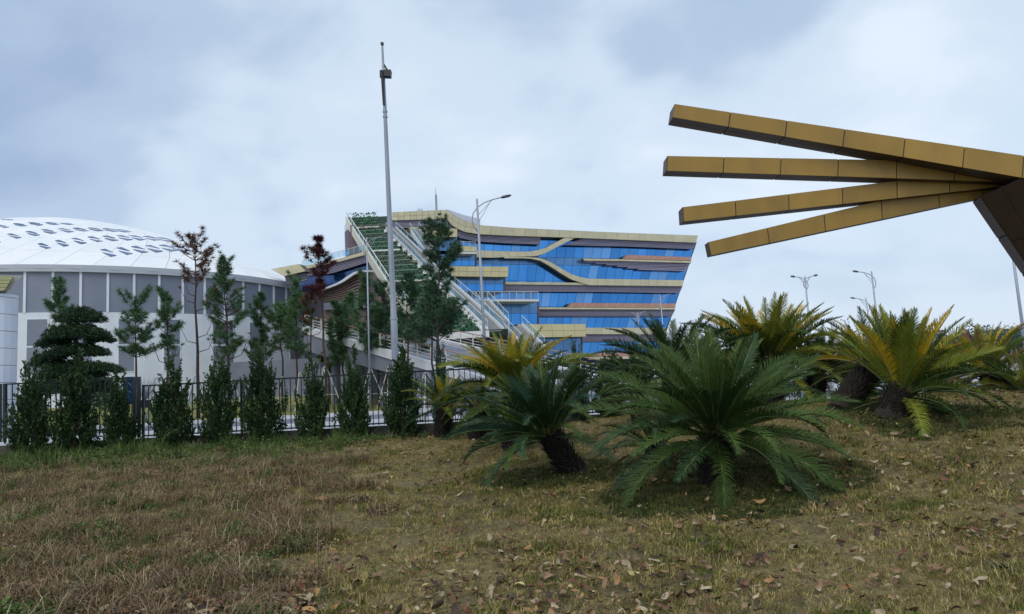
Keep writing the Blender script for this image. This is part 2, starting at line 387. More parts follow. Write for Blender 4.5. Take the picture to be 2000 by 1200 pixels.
for row in rows:
    for zx, zy, ws, hs in row:
        for tri in (((-75, -25), (-28, -32), (52, 4)), ((-55, 3), (82, 30), (24, 42))):
            pts = [dome_hit((zx+dx*ws)/5, 400+(zy+dy*hs)/5) for dx, dy in tri]
            if all(pts):
                p = MB(); p.prism([q+Vector((0, 0, .05)) for q in pts], (0, 0, -.1)); p.build('skylight', M['sky_light'], arena)

# ================================================================== BLUE GLASS OFFICE BUILDING
bld = thing('glass_office_building', 'slanting blue glass building with gold bands, brown louvers and a planted stair ramp', 'building', (14.5, 140, -1))
class Plane:
    def __init__(s, p, d): s.d = Vector((d[0], d[1], 0)).normalized(); s.n = Vector((s.d.y, -s.d.x, 0)); s.p = Vector((p[0], p[1], 0))
    def __call__(s, px, py, off=0.0):
        r = ray(px, py); t = ((s.p+s.n*off).dot(s.n))/r.dot(s.n); return r*t
P = Plane((14.5, 140), (.92, .39)); Q = Plane((0, 129), (1, 0)); W = Plane((-23.6, 118), (7.7, -8))
def poly_at(pl, t):
    Ls = [math.dist(pl[i], pl[i+1]) for i in range(len(pl)-1)]; T = sum(Ls)*t
    for i, l_ in enumerate(Ls):
        if T <= l_ or i == len(Ls)-1:
            u = min(1, T/l_) if l_ else 0; return (pl[i][0]+(pl[i+1][0]-pl[i][0])*u, pl[i][1]+(pl[i+1][1]-pl[i][1])*u)
        T -= l_
def strip(name, top, bot, n, off, th, m_, parent=bld, plane=P, gap=0.022, back='joint_soft', rows=1):
    back_mb = MB()
    for i in range(n):
        a0, a1 = i/n, (i+1)/n
        for r_ in range(rows):
            qs = []
            for t, v in ((a0, 0), (a1, 0), (a1, 1), (a0, 1)):
                tp, bp = poly_at(top, t), poly_at(bot, t); v = (r_+v)/rows
                qs.append(plane(tp[0]+(bp[0]-tp[0])*v, tp[1]+(bp[1]-tp[1])*v, off))
            c = sum(qs, Vector())/4
            q2 = []
            ex = (qs[1]-qs[0]).normalized()*gap; ez = (qs[3]-qs[0]).normalized()*gap
            q2 = [qs[0]+ex+ez, qs[1]-ex+ez, qs[2]-ex-ez, qs[3]+ex-ez]
            mm = m_(i, r_) if callable(m_) else m_
            p = MB(); p.prism(q2, -plane.n*min(th, .25)); p.build(name, mm, parent)
        qs = [plane(*poly_at(top, a0), off-.08), plane(*poly_at(top, a1), off-.08), plane(*poly_at(bot, a1), off-.08), plane(*poly_at(bot, a0), off-.08)]
        back_mb.prism(qs, -plane.n*th)
    if back: back_mb.build('backing', M[back], parent)
def louvers(top, bot, n, off, parent=bld, plane=P, seg=6, m_='louver', depth=.5):
    bk = MB()
    for i in range(seg):
        a0, a1 = i/seg, (i+1)/seg
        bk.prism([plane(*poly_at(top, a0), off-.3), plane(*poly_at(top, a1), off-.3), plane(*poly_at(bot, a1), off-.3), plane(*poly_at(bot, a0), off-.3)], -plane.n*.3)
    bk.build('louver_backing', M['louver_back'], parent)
    for k in range(n):
        v0, v1 = (k+.25)/n, (k+.78)/n; p = MB()
        for i in range(seg):
            qs = []
            for t, v in ((i/seg, v0), ((i+1)/seg, v0), ((i+1)/seg, v1), (i/seg, v1)):
                a, b = poly_at(top, t), poly_at(bot, t); qs.append(plane(a[0]+(b[0]-a[0])*v, a[1]+(b[1]-a[1])*v, off))
            p.prism(qs, -plane.n*(depth-.12))
        p.build('louver', M[m_], parent)
M['joint_soft'] = mat('joint_olive', (.13, .12, .09), .9)  # dull olive joint colour behind the panels
# body volume
b_ = MB(); b_.prism([P(874, 440, -.5), P(905, 450, -.5), P(936, 455, -.5), P(1000, 459, -.5), P(1361, 473, -.5), P(1284, 700, -.5), P(1270, 745, -.5), P(872, 745, -.5)], -P.n*26); b_.build('core_wall', M['mullion'], bld)
b_ = MB(); b_.prism([Q(684, 440, -.6), Q(874, 432, -.6), Q(874, 745, -.6), Q(684, 745, -.6)], (0, 22, 0)); b_.build('core_wall', M['bronze'], bld)
rng = random.Random(5)
def gm(i, r_, up=False):
    x = rng.random()
    if i in (14, 15, 23): return M['glass_pale'] if x < .75 else M['glass']
    return M['glass_pale'] if x < .05 else M['glass']
rowsL = [(893, 455, 1359.5, 470), (893, 500, 1348, 508), (893, 548, 1333, 551), (893, 599, 1317, 600), (893, 643, 1301, 642), (893, 697, 1285, 692)]
for k in range(5):
    a, b = rowsL[k], rowsL[k+1]
    sp = .32
    mid = (a[0], a[1]+(b[1]-a[1])*sp, a[2]+(b[2]-a[2])*sp, a[3]+(b[3]-a[3])*sp)
    if k in (1,):
        strip('window_pane', [(a[0], a[1]), (a[2], a[3])], [(mid[0], mid[1]), (mid[2], mid[3])], 26, 0, .3, lambda i, r_: M['glass_grey'] if i < 17 else M['glass'], gap=.03, back='mullion')
        strip('window_pane', [(mid[0], mid[1]), (mid[2], mid[3])], [(b[0], b[1]), (b[2], b[3])], 26, 0, .3, gm, gap=.03, back='mullion')
    else:
        strip('window_pane', [(a[0], a[1]), (a[2], a[3])], [(b[0], b[1]), (b[2], b[3])], 26, 0, .3, gm, gap=.03, back='mullion')
# gold parapet with its swoop
strip('gold_panel', [(872.5, 411), (893, 424), (912, 433), (936, 440)], [(873.5, 429), (885, 443), (905, 453), (936, 458)], 5, 1.6, 1.5, M['gold'], rows=2)
strip('gold_panel', [(936, 440), (1000, 445), (1180, 453.5), (1363, 460.5)], [(936, 458), (1000, 461), (1140, 465.5), (1359.5, 474.5)], 19, 1.6, 1.5, M['gold'])
b_ = MB(); b_.prism([P(874, 409, -3), P(905, 420, -3), P(938, 428, -3), P(938, 440, -3), P(874, 440, -3)], -P.n*.4); b_.build('inner_parapet', M['arena_edge'], bld)
strip('gold_panel', [(766, 415), (872, 410)], [(766, 431), (873, 428)], 9, 1.2, 1.2, M['gold'], plane=Q, rows=2)
louvers([(766, 431), (873, 428)], [(766, 446), (876, 444)], 6, .9, plane=Q)
louvers([(876, 432), (893, 448), (930, 457), (1000, 461.5), (1056, 463.5)], [(878, 442), (893, 464), (930, 472), (1000, 476), (1055, 478)], 6, 1.1)
louvers([(1140, 466), (1250, 470), (1359, 475)], [(1100, 479), (1230, 482), (1354, 487)], 6, 1.1)
louvers([(986, 557), (1150, 557.5), (1333, 560)], [(986, 570), (1150, 570.5), (1327, 573)], 6, 1.1)
louvers([(1053, 605), (1319, 605)], [(1053, 618.5), (1312, 618.5)], 6, 1.1)
louvers([(1137, 654), (1303, 653.5)], [(1137, 668), (1298, 667)], 6, 1.1)
# ribbons
strip('gold_panel', [(931, 489), (960, 490), (1000, 491.5), (1036, 491.5), (1060, 487), (1080, 476.5), (1104, 464)], [(931, 503), (960, 504), (1000, 502), (1046, 501), (1064, 495.5), (1084, 485), (1100, 476), (1122, 466)], 12, 1.5, 1.0, M['gold'])
strip('gold_panel', [(985, 502), (1030, 502), (1054, 504), (1076, 512), (1092, 522), (1112, 534), (1140, 543.5), (1150, 544.5)], [(985, 505), (1034, 505), (1054, 509), (1074, 520), (1094, 533), (1112, 545), (1130, 551), (1150, 557.5)], 10, 1.5, 1.0, M['gold'])
strip('gold_panel', [(1150, 544.5), (1336, 547.5)], [(1150, 557.5), (1333, 559.5)], 11, 1.5, 1.0, M['gold'])
strip('gold_panel', [(986, 551), (1150, 552.5)], [(986, 556), (1150, 557.4)], 9, 1.3, .8, M['gold'])
# stepped salmon bands
strip('salmon_panel', [(1225, 498), (1351, 502.5)], [(1217, 506), (1350, 509.5)], 10, 1.5, 1.0, M['salmon'])
strip('gold_panel', [(1139, 505), (1217, 506.5), (1350, 510)], [(1141, 509.5), (1217, 510.5), (1349, 514)], 12, 1.5, 1.0, M['gold'])
for k, x0 in enumerate((1143, 1164, 1185, 1206, 1226, 1247)):
    y = 510.5+k*2.9; x1 = 1349-k*1.9; y1 = y+3.2-k*.1
    p = MB(); p.prism([P(x0, y, 1.1), P(x1, y1, 1.1), P(x1, y1+1.6, 1.1), P(x0, y+1.6, 1.1)], -P.n*1.0); p.build('louver', M['louver'], bld)
strip('salmon_panel', [(1116, 592), (1320, 593)], [(1109, 600.3), (1319, 601)], 16, 1.5, 1.0, M['salmon'])
strip('gold_panel', [(1053, 600.5), (1319, 601.2)], [(1053, 604.7), (1318, 605)], 20, 1.5, 1.0, M['gold'])
strip('gold_panel', [(1144, 640.2), (1300, 640.5)], [(1144, 653.3), (1301, 653.3)], 10, 1.5, 1.0, M['gold'])
strip('salmon_panel', [(1150, 690), (1284, 688)], [(1150, 697), (1283, 694)], 8, 1.5, 1.0, M['salmon'])
strip('gold_panel', [(1150, 697.3), (1283, 694.3)], [(1150, 703), (1281, 700)], 8, 1.5, 1.0, M['gold'])
# glass wings that step forward on the left
WM = lambda i, r_: M['glass_grey'] if r_ == 0 else M['glass']
def wing(x0, x1, yt, yb, n, off, rows_=2, depth=None):
    strip('window_pane', [(x0, yt), (x1, yt)], [(x0, yb), (x1, yb)], n, off, off+.5, WM, gap=.03, back='mullion', rows=rows_)
wing(946, 1051, 589, 636, 6, 4)
wing(893, 985, 541, 569, 5, 4); wing(860, 930, 497, 520, 5, 4); wing(815, 893, 463, 490, 4, 4, 1)
wing(1010, 1136, 659, 700, 7, 5, 1)
for x0, y0, y1, off in ((1051, 588, 634, 4.2), (985, 541, 570, 4.2), (929, 497, 520, 4.2), (1136, 659, 700, 5.2)):
    p = MB(); p.prism([P(x0, y0, off), P(x0+2.2, y0, off), P(x0+2.2, y1, off), P(x0, y1, off)], -P.n*off); p.build('jamb', M['bronze'], bld)
strip('gold_panel', [(800, 443.5), (893, 447)], [(804, 461), (893, 463.5)], 5, 5.5, 5.5, M['gold_box'])
strip('gold_panel', [(893, 479.5), (931, 482)], [(893, 491), (931, 492)], 3, 4.5, 4, M['gold_box'])
strip('gold_panel', [(880, 520), (993, 521)], [(880, 540), (992, 541.5)], 7, 6, 6, M['gold_box'], rows=2)
strip('gold_panel', [(1011, 633.5), (1144, 633)], [(1014, 660), (1144.5, 658)], 6, 7, 7, M['gold_box'], rows=2)
p = MB(); p.prism([P(886, 492, 6), P(931, 492.6, 6), P(931, 496, 6), P(886, 496, 6)], -P.n*6); p.build('balcony_slab', M['white_rail'], bld)
p = MB(); p.prism([P(918, 584.8, 8), P(1052.5, 585, 8), P(1052.5, 589, 8), P(918, 589, 8)], -P.n*8); p.build('balcony_slab', M['white_rail'], bld)
p = MB(); p.prism([P(922, 589, 7.6), P(946, 589, 7.6), P(946, 632, 7.6), P(922, 612, 7.6)], -P.n*7); p.build('side_wall', M['white_rail'], bld)
def glass_rail(pts_b, pts_t, n, parent, post=.06, railm='white_rail'):
    """glass railing: base line and top line in world space"""
    for i in range(n):
        a, b, c, d = [l0[0].lerp(l0[1], t) for l0, t in ((pts_b, i/n), (pts_b, (i+1)/n), (pts_t, (i+1)/n), (pts_t, i/n))]
        nrm = (b-a).cross(d-a).normalized()*.03
        p = MB(); p.prism([a.lerp(b, .03), b.lerp(a, .03), c.lerp(d, .03), d.lerp(c, .03)], nrm); p.build('glass_panel', M['rail_glass'], parent)
    for i in range(n+1):
        a, d = pts_b[0].lerp(pts_b[1], i/n), pts_t[0].lerp(pts_t[1], i/n)
        p = MB(); p.bar(a, d, post); p.build('rail_post', M[railm], parent)
    p = MB(); p.bar(pts_t[0], pts_t[1], post*1.2); p.build('handrail', M[railm], parent)
glass_rail((P(922, 585, 7.8), P(1051, 585, 7.8)), (P(922, 570, 7.8), P(1051, 570, 7.8)), 9, bld)
glass_rail((P(893, 480, 5.5), P(929, 482, 5.5)), (P(893, 471, 5.5), P(929, 473, 5.5)), 3, bld, .04)
# left wing
strip('gold_panel', [(583, 521), (640, 512), (712, 491)], [(590, 527), (640, 517.5), (712, 498.5)], 8, 1.2, 1.2, M['gold'], plane=W)
louvers([(585, 528), (640, 518), (716, 498.5)], [(590, 540), (640, 537), (716, 513)], 6, .8, plane=W)
strip('window_pane', [(585, 540), (640, 537), (720, 511)], [(585, 575), (640, 565), (745, 535)], 12, 0, .3, M['glass_dark'], plane=W, gap=.03, back='mullion')
b_ = MB(); b_.prism([W(560, 535, -.6), W(720, 500, -.6), W(760, 545, -.6), W(760, 730, -.6), W(560, 735, -.6)], Vector((6, 16, 0))); b_.build('core_wall', M['louver_back'], bld)
wv_t = [(620, 567), (640, 560), (664, 550), (680, 538), (692, 531), (706, 527.5), (744, 528.5)]; wv_b = [(620, 572), (640, 564), (666, 554), (684, 542), (694, 535), (706, 531.5), (744, 533)]
strip('wave_panel', wv_t, wv_b, 10, 2.2, 2, M['arena_edge'], plane=W)
strip('bronze_panel', [(719, 531.5), (744, 532)], [(719, 545), (744, 541)], 3, 1.4, 1, M['salmon'], plane=W)
louvers(wv_b, [(620, 590), (640, 590), (666, 588), (684, 585), (694, 583), (706, 580), (744, 575)], 8, 1.2, plane=W, m_='bronze', seg=8)
strip('concrete_panel', [(632, 592), (745, 580)], [(632, 606), (745, 600)], 5, 1.2, 1, M['girder'], plane=W)
strip('bronze_panel', [(632, 607), (745, 601)], [(632, 655), (745, 650)], 6, .6, .5, M['bronze'], plane=W)
strip('gold_panel', [(529, 526), (583, 516)], [(554, 540), (596, 530)], 3, 2, 2, M['gold'], plane=Plane((-42, 128), (1, -.3)))
louvers([(556, 540.5), (596, 530)], [(560, 556), (600, 548)], 5, 1, plane=Plane((-42, 128), (1, -.3)), seg=2)
glass_rail((W(590, 521, .8), W(712, 490, .8)), (W(590, 510.5, .8), W(712, 478, .8)), 13, bld, .05)
# rounded corner behind the ramp
cp = [(672.5, 452), (675, 457), (680, 461), (688, 466)]
louvers([(673, 454), (678, 448), (690, 452)], [(674.5, 492), (680, 486), (694, 478)], 9, .4, plane=Plane((-30, 138), (1, -.15)), seg=3)
strip('window_pane', [(674.5, 492), (694, 478)], [(675, 502), (700, 489)], 3, .2, .3, M['glass_pale'], plane=Plane((-30, 138), (1, -.15)), back='mullion')
b_ = MB(); R_ = Plane((-30, 138), (1, -.15)); b_.prism([R_(673, 440, -.2), R_(690, 425, -.2), R_(740, 430, -.2), R_(740, 720, -.2), R_(676, 720, -.2)], (0, 12, 0)); b_.build('core_wall', M['arena_edge'], bld)
for x0, x1, yb_ in ((-40, -26, 5.5), (-26, -11, 4.2)):
    p = MB(); p.box(((x0+x1)/2, 101, yb_/2-.8), (x1-x0-.1, 3, yb_+1.6)); p.build('podium_wall', M['girder'], bld)
# roof things
p = MB(); p.tube([Q(852.6, 412, -6), Q(851.4, 381, -6)], .2, 8); p.tube([Q(851.4, 382, -6), Q(850.6, 366, -6)], [.09, .02], 6); tag(p.build('antenna_mast', M['lamp']), 'thin grey antenna mast standing on the roof of the blue glass building', 'antenna')
p = MB(); a = Q(815, 412, -5); p.box(a+Vector((.5, 0, -.1)), (.9, .8, .7)); tag(p.build('roof_vent', M['arena_edge']), 'small pale vent box on the roof behind the gold parapet', 'vent')

# planted ramp ------------------------------------------------------
ramp = thing('planted_ramp', 'steep green planted ramp with white stair and glass railings climbing the blue building', 'planted ramp', (0, 83, -1))
secs = [((678, 424), (737, 426), 135), ((696, 452), (751, 455), 127), ((727, 500), (797, 502), 112), ((764, 558), (849, 560), 98), ((803, 600), (893, 602), 90), ((842, 640), (933, 642), 83), ((856, 656), (948, 658), 80.5)]
SL = [at(a[0], a[1], Y) for a, b, Y in secs]; SR = [at(b[0], b[1], Y) for a, b, Y in secs]
for a, b in zip(SL, SR): b.z = a.z = (a.z+b.z)/2
def sec(t, side=0.0):
    """t 0..1 down the ramp, side 0 = left edge 1 = right edge; beyond 1 in metres/5"""
    u = t*(len(secs)-1); i = min(int(u), len(secs)-2); u -= i
    return SL[i].lerp(SL[i+1], u).lerp(SR[i].lerp(SR[i+1], u), side)
p = MB()
for i in range(len(secs)-1):
    p.add([SL[i], SR[i]+Vector((2.4, 0, 0)), SR[i+1]+Vector((2.4, 0, 0)), SL[i+1]]+[v+Vector((0, 0, -1.2)) for v in (SL[i], SR[i]+Vector((2.4, 0, 0)), SR[i+1]+Vector((2.4, 0, 0)), SL[i+1])], [(0, 1, 2, 3), (7, 6, 5, 4), (0, 3, 7, 4), (1, 5, 6, 2), (2, 6, 7, 3), (0, 4, 5, 1)])
M['ramp_soil'] = mat('ramp_bed', (0.012, 0.03, 0.025), .95, 0, (0.02, 0.045, 0.03), 3)
p.build('ramp_slab', M['ramp_soil'], ramp)
for i in range(len(secs)-1):                       # wall below its left side
    a, b = SL[i]+Vector((.1, 0, -1.0)), SL[i+1]+Vector((.1, 0, -1.0))
    p = MB(); p.prism([a, b, Vector((b.x, b.y, -1.2)), Vector((a.x, a.y, -1.2))], (.3, .1, 0)); p.build('side_wall', M['bronze'] if i > 1 else M['louver_back'], ramp)
for i in range(len(secs)-1):                       # cream parapet
    a, b = SL[i], SL[i+1]; dn = Vector((0, 0, -1.3)); p = MB(); up = Vector((0, 0, .25))
    p.prism([a+up, b+up, b+dn, a+dn], (-.3, 0, 0)); p.build('parapet', M['cream'], ramp)
    glass_rail((a+up, b+up), (a+Vector((-.1, 0, 1.25)), b+Vector((-.1, 0, 1.25))), 4 if i < 5 else 1, ramp, .07)
M['ramp_leaf'] = foliage('ramp_hedge_leaf', (0.035, 0.13, 0.075), (0.07, 0.19, 0.085))
M['ramp_leaf2'] = foliage('ramp_hedge_mixed', (0.06, 0.14, 0.075), (0.19, 0.16, 0.10))
r2 = random.Random(3)
NR = 34; M['board'] = mat('planter_board', (.16, .24, .19), .8)
for k in range(NR):
    t = (k+.3)/NR; a, b = sec(t, .02), sec(t, .98); p = MB(); L_ = (b-a).length
    for q in range(int(L_*24)):
        c = a.lerp(b, r2.random()) + Vector((0, r2.uniform(-.3, .3), .1+r2.random()*(.62 if k else 1.0)))
        s_ = r2.uniform(.10, .22); d = Vector((r2.gauss(0, 1), r2.gauss(0, 1), r2.gauss(.4, 1))).normalized(); e_ = d.orthogonal().normalized()
        p.add([c-e_*s_, c+d*s_, c+e_*s_, c-d*s_*.6], [(0, 1, 2, 3)])
    p.build('hedge_row', M['ramp_leaf2'] if k in (5, 12, 17, 23) or r2.random() < .15 else M['ramp_leaf'], ramp)
    p = MB(); p.box(a.lerp(b, .5)+Vector((0, -.42, .02)), (L_*.96, .08, .16)); p.build('planter_board', M['board'], ramp)
    if k % 6 == 4:
        p = MB(); p.box(a.lerp(b, .5)+Vector((0, -.4, .1)), (L_*.86, .25, .25)); p.build('planter_edge', M['white_rail'], ramp)
# staircase along its right side
def stair(A, B, wd, nst, rails=6):
    """A top, B bottom points of the left side; steps run along +x"""
    wv = Vector((wd, 0, 0))
    for k in range(nst):
        c = A.lerp(B, (k+.5)/nst); dz = abs(A.z-B.z)/nst; dy = abs(A.y-B.y)/nst
        p = MB(); p.box(c+Vector((wd/2, 0, .05)), (wd-.3, dy*1.02, dz)); p.build('stair_step', M['step'], ramp)
    for o_ in (Vector((0, 0, 0)), wv):
        a, b = A+o_, B+o_; p = MB(); p.prism([a+Vector((0, 0, .45)), b+Vector((0, 0, .45)), b+Vector((0, 0, -.55)), a+Vector((0, 0, -.35))], (.12, 0, 0)); p.build('stringer', M['white_rail'], ramp)
        glass_rail((a+Vector((.06, 0, .3)), b+Vector((.06, 0, .3))), (a+Vector((.06, 0, 1.25)), b+Vector((.06, 0, 1.25))), rails, ramp, .035)
for i in range(1, len(secs)-1):
    stair(SR[i]+Vector((.25, 0, .3)), SR[i+1]+Vector((.25, 0, .3)), 1.7, 14, 4)
    for k in range(5):                              # white planter boxes stepping down beside the stair
        c = SR[i].lerp(SR[i+1], (k+.5)/5); p = MB(); p.box(c+Vector((-.1, 0, .35)), (.45, 1.1, .5)); p.build('planter_box', M['white_rail'], ramp)
A = at(800, 450, 122); B = at(830, 493, 113); stair(A, B, 1.5, 12, 3)
A = at(928, 590, 93); B = at(966, 634, 86); stair(A, B, 1.6, 12, 4)
A = at(985, 640, 84); B = at(1026, 684, 78); stair(A, B, 2.0, 12, 4)
p = MB(); p.box(at(985, 655, 84)+Vector((-1.5, 0, -.4)), (6, 3, 1.6)); p.build('landing', M['white_rail'], ramp)
p = MB(); p.box(at(905, 672, 82)+Vector((0, 0, 0)), (10, 3, 2.6)); p.build('base_wall', M['ramp_soil'], ramp)
p = MB(); p.box(at(905, 655, 80)+Vector((0, 0, 0)), (5.6, .5, .7)); p.build('planter_box', M['white_rail'], ramp)

# ================================================================== ROAD RAMP (VIADUCT)
via = thing('road_viaduct', 'grey road ramp with white kerbs and slim metal railings rising towards the buildings', 'road ramp', (-6, 51, -1.1))
n0 = Vector((-14.4, 62.6, 0)); dv = Vector((.607, -.794, 0)); sv = Vector((.794, .607, 0)); WD = 9.3
def vz(t): return 4.85-.208*t
def vp(t, s, dz=0): return n0+dv*t+sv*s+Vector((0, 0, vz(t)+dz))
T0, T1 = -9, 29
p = MB()
p.prism([vp(T0, .4), vp(T1, .4), vp(T1, WD-.4), vp(T0, WD-.4)], (0, 0, -.5)); p.build('carriageway', M['asphalt'], via)
for s in (0, WD-.55):
    p = MB(); p.prism([vp(T0, s, .22), vp(T1, s, .22), vp(T1, s, -.42), vp(T0, s, -.42)], sv*.55); p.build('kerb', M['kerb'], via)
p = MB(); p.prism([vp(T0, .12, -.42), vp(T1-4, .12, -.42), vp(T1-4, .12, -.9), vp(T0, .12, -2.1)], sv*.4); p.build('girder', M['girder'], via)
p = MB(); p.prism([vp(9, .3, -.5), vp(T1, .3, -.5), n0+dv*T1+sv*.3+Vector((0, 0, -1.2)), n0+dv*9+sv*.3+Vector((0, 0, -1.2))], sv*.4); p.build('side_wall', M['girder'], via)
p = MB(); p.prism([vp(T0, .9, .006), vp(T1, .9, .006), vp(T1, 1.05, .006), vp(T0, 1.05, .006)], (0, 0, -.004)); p.build('edge_line', M['kerb'], via)
p = MB(); p.prism([vp(T0, WD-1.1, .006), vp(T1, WD-1.1, .006), vp(T1, WD-.95, .006), vp(T0, WD-.95, .006)], (0, 0, -.004)); p.build('edge_line', M['kerb'], via)
for t in (-5, 0, 4, 7.5):
    for s in (1.5, WD-1.5):
        a = vp(t, s, -.5); p = MB(); p.tube([a, Vector((a.x, a.y, -1.2))], .4, 12); p.build('pier', M['girder'], via)
for s in (.28, WD-.28):
    rl = thing('metal_railing', 'slim brown topped railing along the %s kerb of the road ramp' % ('near' if s < 1 else 'far'), 'railing', vp(0, s), 'railings of the road ramp')
    t = T0
    while t <= T1:
        p = MB(); p.bar(vp(t, s, .2), vp(t, s, 1.25), .10); p.build('rail_post', M['rail'], rl); t += 1.9
    for h in (.45, .7, .95):
        p = MB(); p.bar(vp(T0, s, h), vp(T1, s, h), .045); p.build('rail', M['rail'], rl)
    p = MB(); p.tube([vp(T0, s, 1.27), vp(T1, s, 1.27)], .05, 6); p.build('handrail', M['rail_top'], rl)
# lower plaza block that carries the ramp foot
p = MB(); p.box((-7, 78, 1.2), (16, 8, 4.6)); tag(p.build('ramp_abutment', M['girder']), 'low grey concrete abutment under the foot of the planted ramp', 'abutment')

# ================================================================== GATEHOUSE at the left edge
gh = thing('gatehouse', 'white panelled round column and pale gold angular canopy at the left picture edge', 'gatehouse', (-33, 45, -1.1))
cr_ = at(27, 650, 45); cc = Vector((cr_.x-1.25, 45, 0))
for k in range(10):
    z0 = -1.1+k*1.03; z1 = z0+1.0
    zt_ = at(10, 577, 45).z
    z1 = min(z1, zt_)
    if z0 >= zt_: break
    for h in range(3):
        p = MB(); pr = []
        for q in range(7):
            a = math.pi*.28 + 2*math.pi*(h/3) + (2*math.pi/3-.03)*q/6; pr.append(cc+Vector((1.25*math.cos(a), 1.25*math.sin(a), z0)))
        p.prism(pr+[cc+Vector((0, 0, z0))], (0, 0, z1-z0)); p.build('column_panel', M['white'], gh)
zt_ = at(10, 577, 45).z
p = MB(); p.tube([cc+Vector((0, 0, -1.1)), cc+Vector((0, 0, zt_))], 1.21, 24); p.build('column_core', M['joint'], gh)
def A5(px, py, Y=45): return at(px, py, Y)
p = MB(); q = [A5(-60, 536, 44), A5(45, 538.5, 44), A5(26, 556, 44.3), A5(24, 561, 44.3), A5(10, 575, 44.6), A5(-60, 575, 44.6)]; p.prism(q, (-4.2, 4.2, 0.4)); p.build('canopy', M['cream'], gh)
M['canopy_gold'] = mat('canopy_gold', (.36, .36, .17), .5, .1)
for k in range(4):
    p = MB(); y = 541+k*7; p.prism([A5(-60, y, 43.93), A5(24-k*4, y, 43.93), A5(22-k*5, y+6, 43.93), A5(-60, y+6, 43.93)], (0, .05, 0)); p.build('canopy_panel', M['canopy_gold'], gh)

# ================================================================== FENCE
YF = 22.0
fn = thing('metal_fence', 'long black vertical bar fence on a low concrete footing behind the junipers', 'fence', (0, YF, -.88))
FX0, FX1 = -11.0, 8.6
p = MB(); p.box(((FX0+FX1)/2, YF, .66), (FX1-FX0, .05, .045)); p.build('top_rail', M['fence'], fn)
p = MB(); p.box(((FX0+FX1)/2, YF, -.80), (FX1-FX0, .05, .04)); p.build('bottom_rail', M['fence'], fn)
bm_ = MB().box((0, 0, 0), (.024, .024, 1.5)).mesh('fence_bar', M['fence'])
x = FX0+.16; i = 0
while x < FX1:
    o = inst('bar', bm_, fn); o.location = (x, 0, -.09+.88); x += .161
x = FX0
while x < FX1:
    p = MB(); p.box((x, YF, -.1), (.06, .07, 1.58)); p.build('post', M['fence'], fn); x += 2.9
p = MB(); p.box((0, YF, -1.15), (44, .26, .56)); tag(p.build('fence_footing', M['kerbwall']), 'low weathered concrete footing wall running under the black bar fence', 'footing wall')
f2 = thing('metal_fence', 'raised black bar fence panel between two thick posts at the left', 'fence', (-13, YF, -.85))
fa = at(8, 751, 21.6); fb = at(263, 738, 21.9); ba = at(8, 850, 21.6); bb = at(263, 843, 21.9)
p = MB(); p.bar(fa, fb, .05, .045); p.build('top_rail', M['fence'], f2)
p = MB(); p.bar(ba+Vector((0, 0, .06)), bb+Vector((0, 0, .06)), .05, .045); p.build('bottom_rail', M['fence'], f2)
for k in range(24):
    t = (k+.5)/24; p = MB(); p.bar(ba.lerp(bb, t), fa.lerp(fb, t), .024); p.build('bar', M['fence'], f2)
for t, dx in ((0, -.12), (0, .02), (1, .0), (1, .13)):
    a, b = ba.lerp(bb, t), fa.lerp(fb, t); p = MB(); p.bar(a+Vector((dx, 0, -.2)), b+Vector((dx, 0, .02)), .075); p.build('post', M['fence_post'], f2)
f3 = thing('metal_fence', 'short black bar fence run cut by the left picture edge', 'fence', (-17, YF, -.88))
p = MB(); p.box((-18.2, YF, .68), (6, .05, .045)); p.build('top_rail', M['fence'], f3)
for k in range(37):
    o = inst('bar', bm_, f3); o.location = (1.7-k*.161, 0, .8)

# ================================================================== SCULPTURE
sc_root = thing('gold_sculpture', 'giant gold panelled sculpture of four splayed beams meeting at a dark leaning stem', 'sculpture', (10.4, 16, -1))
def zp(x, y): return (1280+x*.36, 180+y*.36)
def arm(tip_t, tip_b, root_t, root_b, Y, D, seams, YR):
    """front face as a quad in plane Y, depth D; seams are fractions along the arm"""
    a, b, c, d = [at(*zp(*q), y_) for q, y_ in ((tip_t, Y), (root_t, YR), (root_b, YR), (tip_b, Y))]
    r_ = thing_part = MB()
    ins = .012
    core = MB(); core.prism([a+Vector((.02, ins, -ins)), b+Vector((0, ins, -ins)), c+Vector((0, ins, ins)), d+Vector((.02, ins, ins))], (0, D-2*ins, 0))
    ao = core.build('arm', M['joint'], sc_root)
    for k in range(len(seams)-1):
        s0, s1 = seams[k], seams[k+1]; g = .0014
        tl, tr = a.lerp(b, s0+g*(k > 0)), a.lerp(b, s1-g); bl, br = d.lerp(c, s0+g*(k > 0)), d.lerp(c, s1-g)
        p = MB(); p.prism([tl, tr, br, bl], (0, .02, 0)); p.build('front_panel', M['sgold'], ao)
        e = Vector((0, .03, 0)); f = Vector((0, D*.5-.006, 0)); h = Vector((0, D*.5+.006, 0)); j = Vector((0, D-.01, 0))
        for u, v in ((e, f), (h, j)):
            p = MB(); p.prism([bl+u, br+u, br+v, bl+v], (0, 0, .02)); p.build('soffit_panel', M['sgold_shade'], ao)
        p = MB(); p.prism([tl+e, tr+e, tr+j, tl+j], (0, 0, -.02)); p.build('top_panel', M['sgold'], ao)
        p = MB(); p.prism([tl+j, tr+j, br+j, bl+j], (0, .02, 0)); p.build('back_panel', M['sgold'], ao)
    p = MB(); p.prism([a, d, d+Vector((0, D, 0)), a+Vector((0, D, 0))], (.02, 0, 0)); p.build('end_cap', M['sgold_shade'], ao)
    return ao
arm((105, 65), (95, 136), (2330, 395), (2320, 522), 15.80, .50, [0, .139, .279, .421, .568, .712, .855, 1], 15.6)
arm((65, 347), (60, 427), (2050, 385), (2050, 492), 15.86, .42, [0, .153, .308, .464, .624, .783, 1], 16.15)
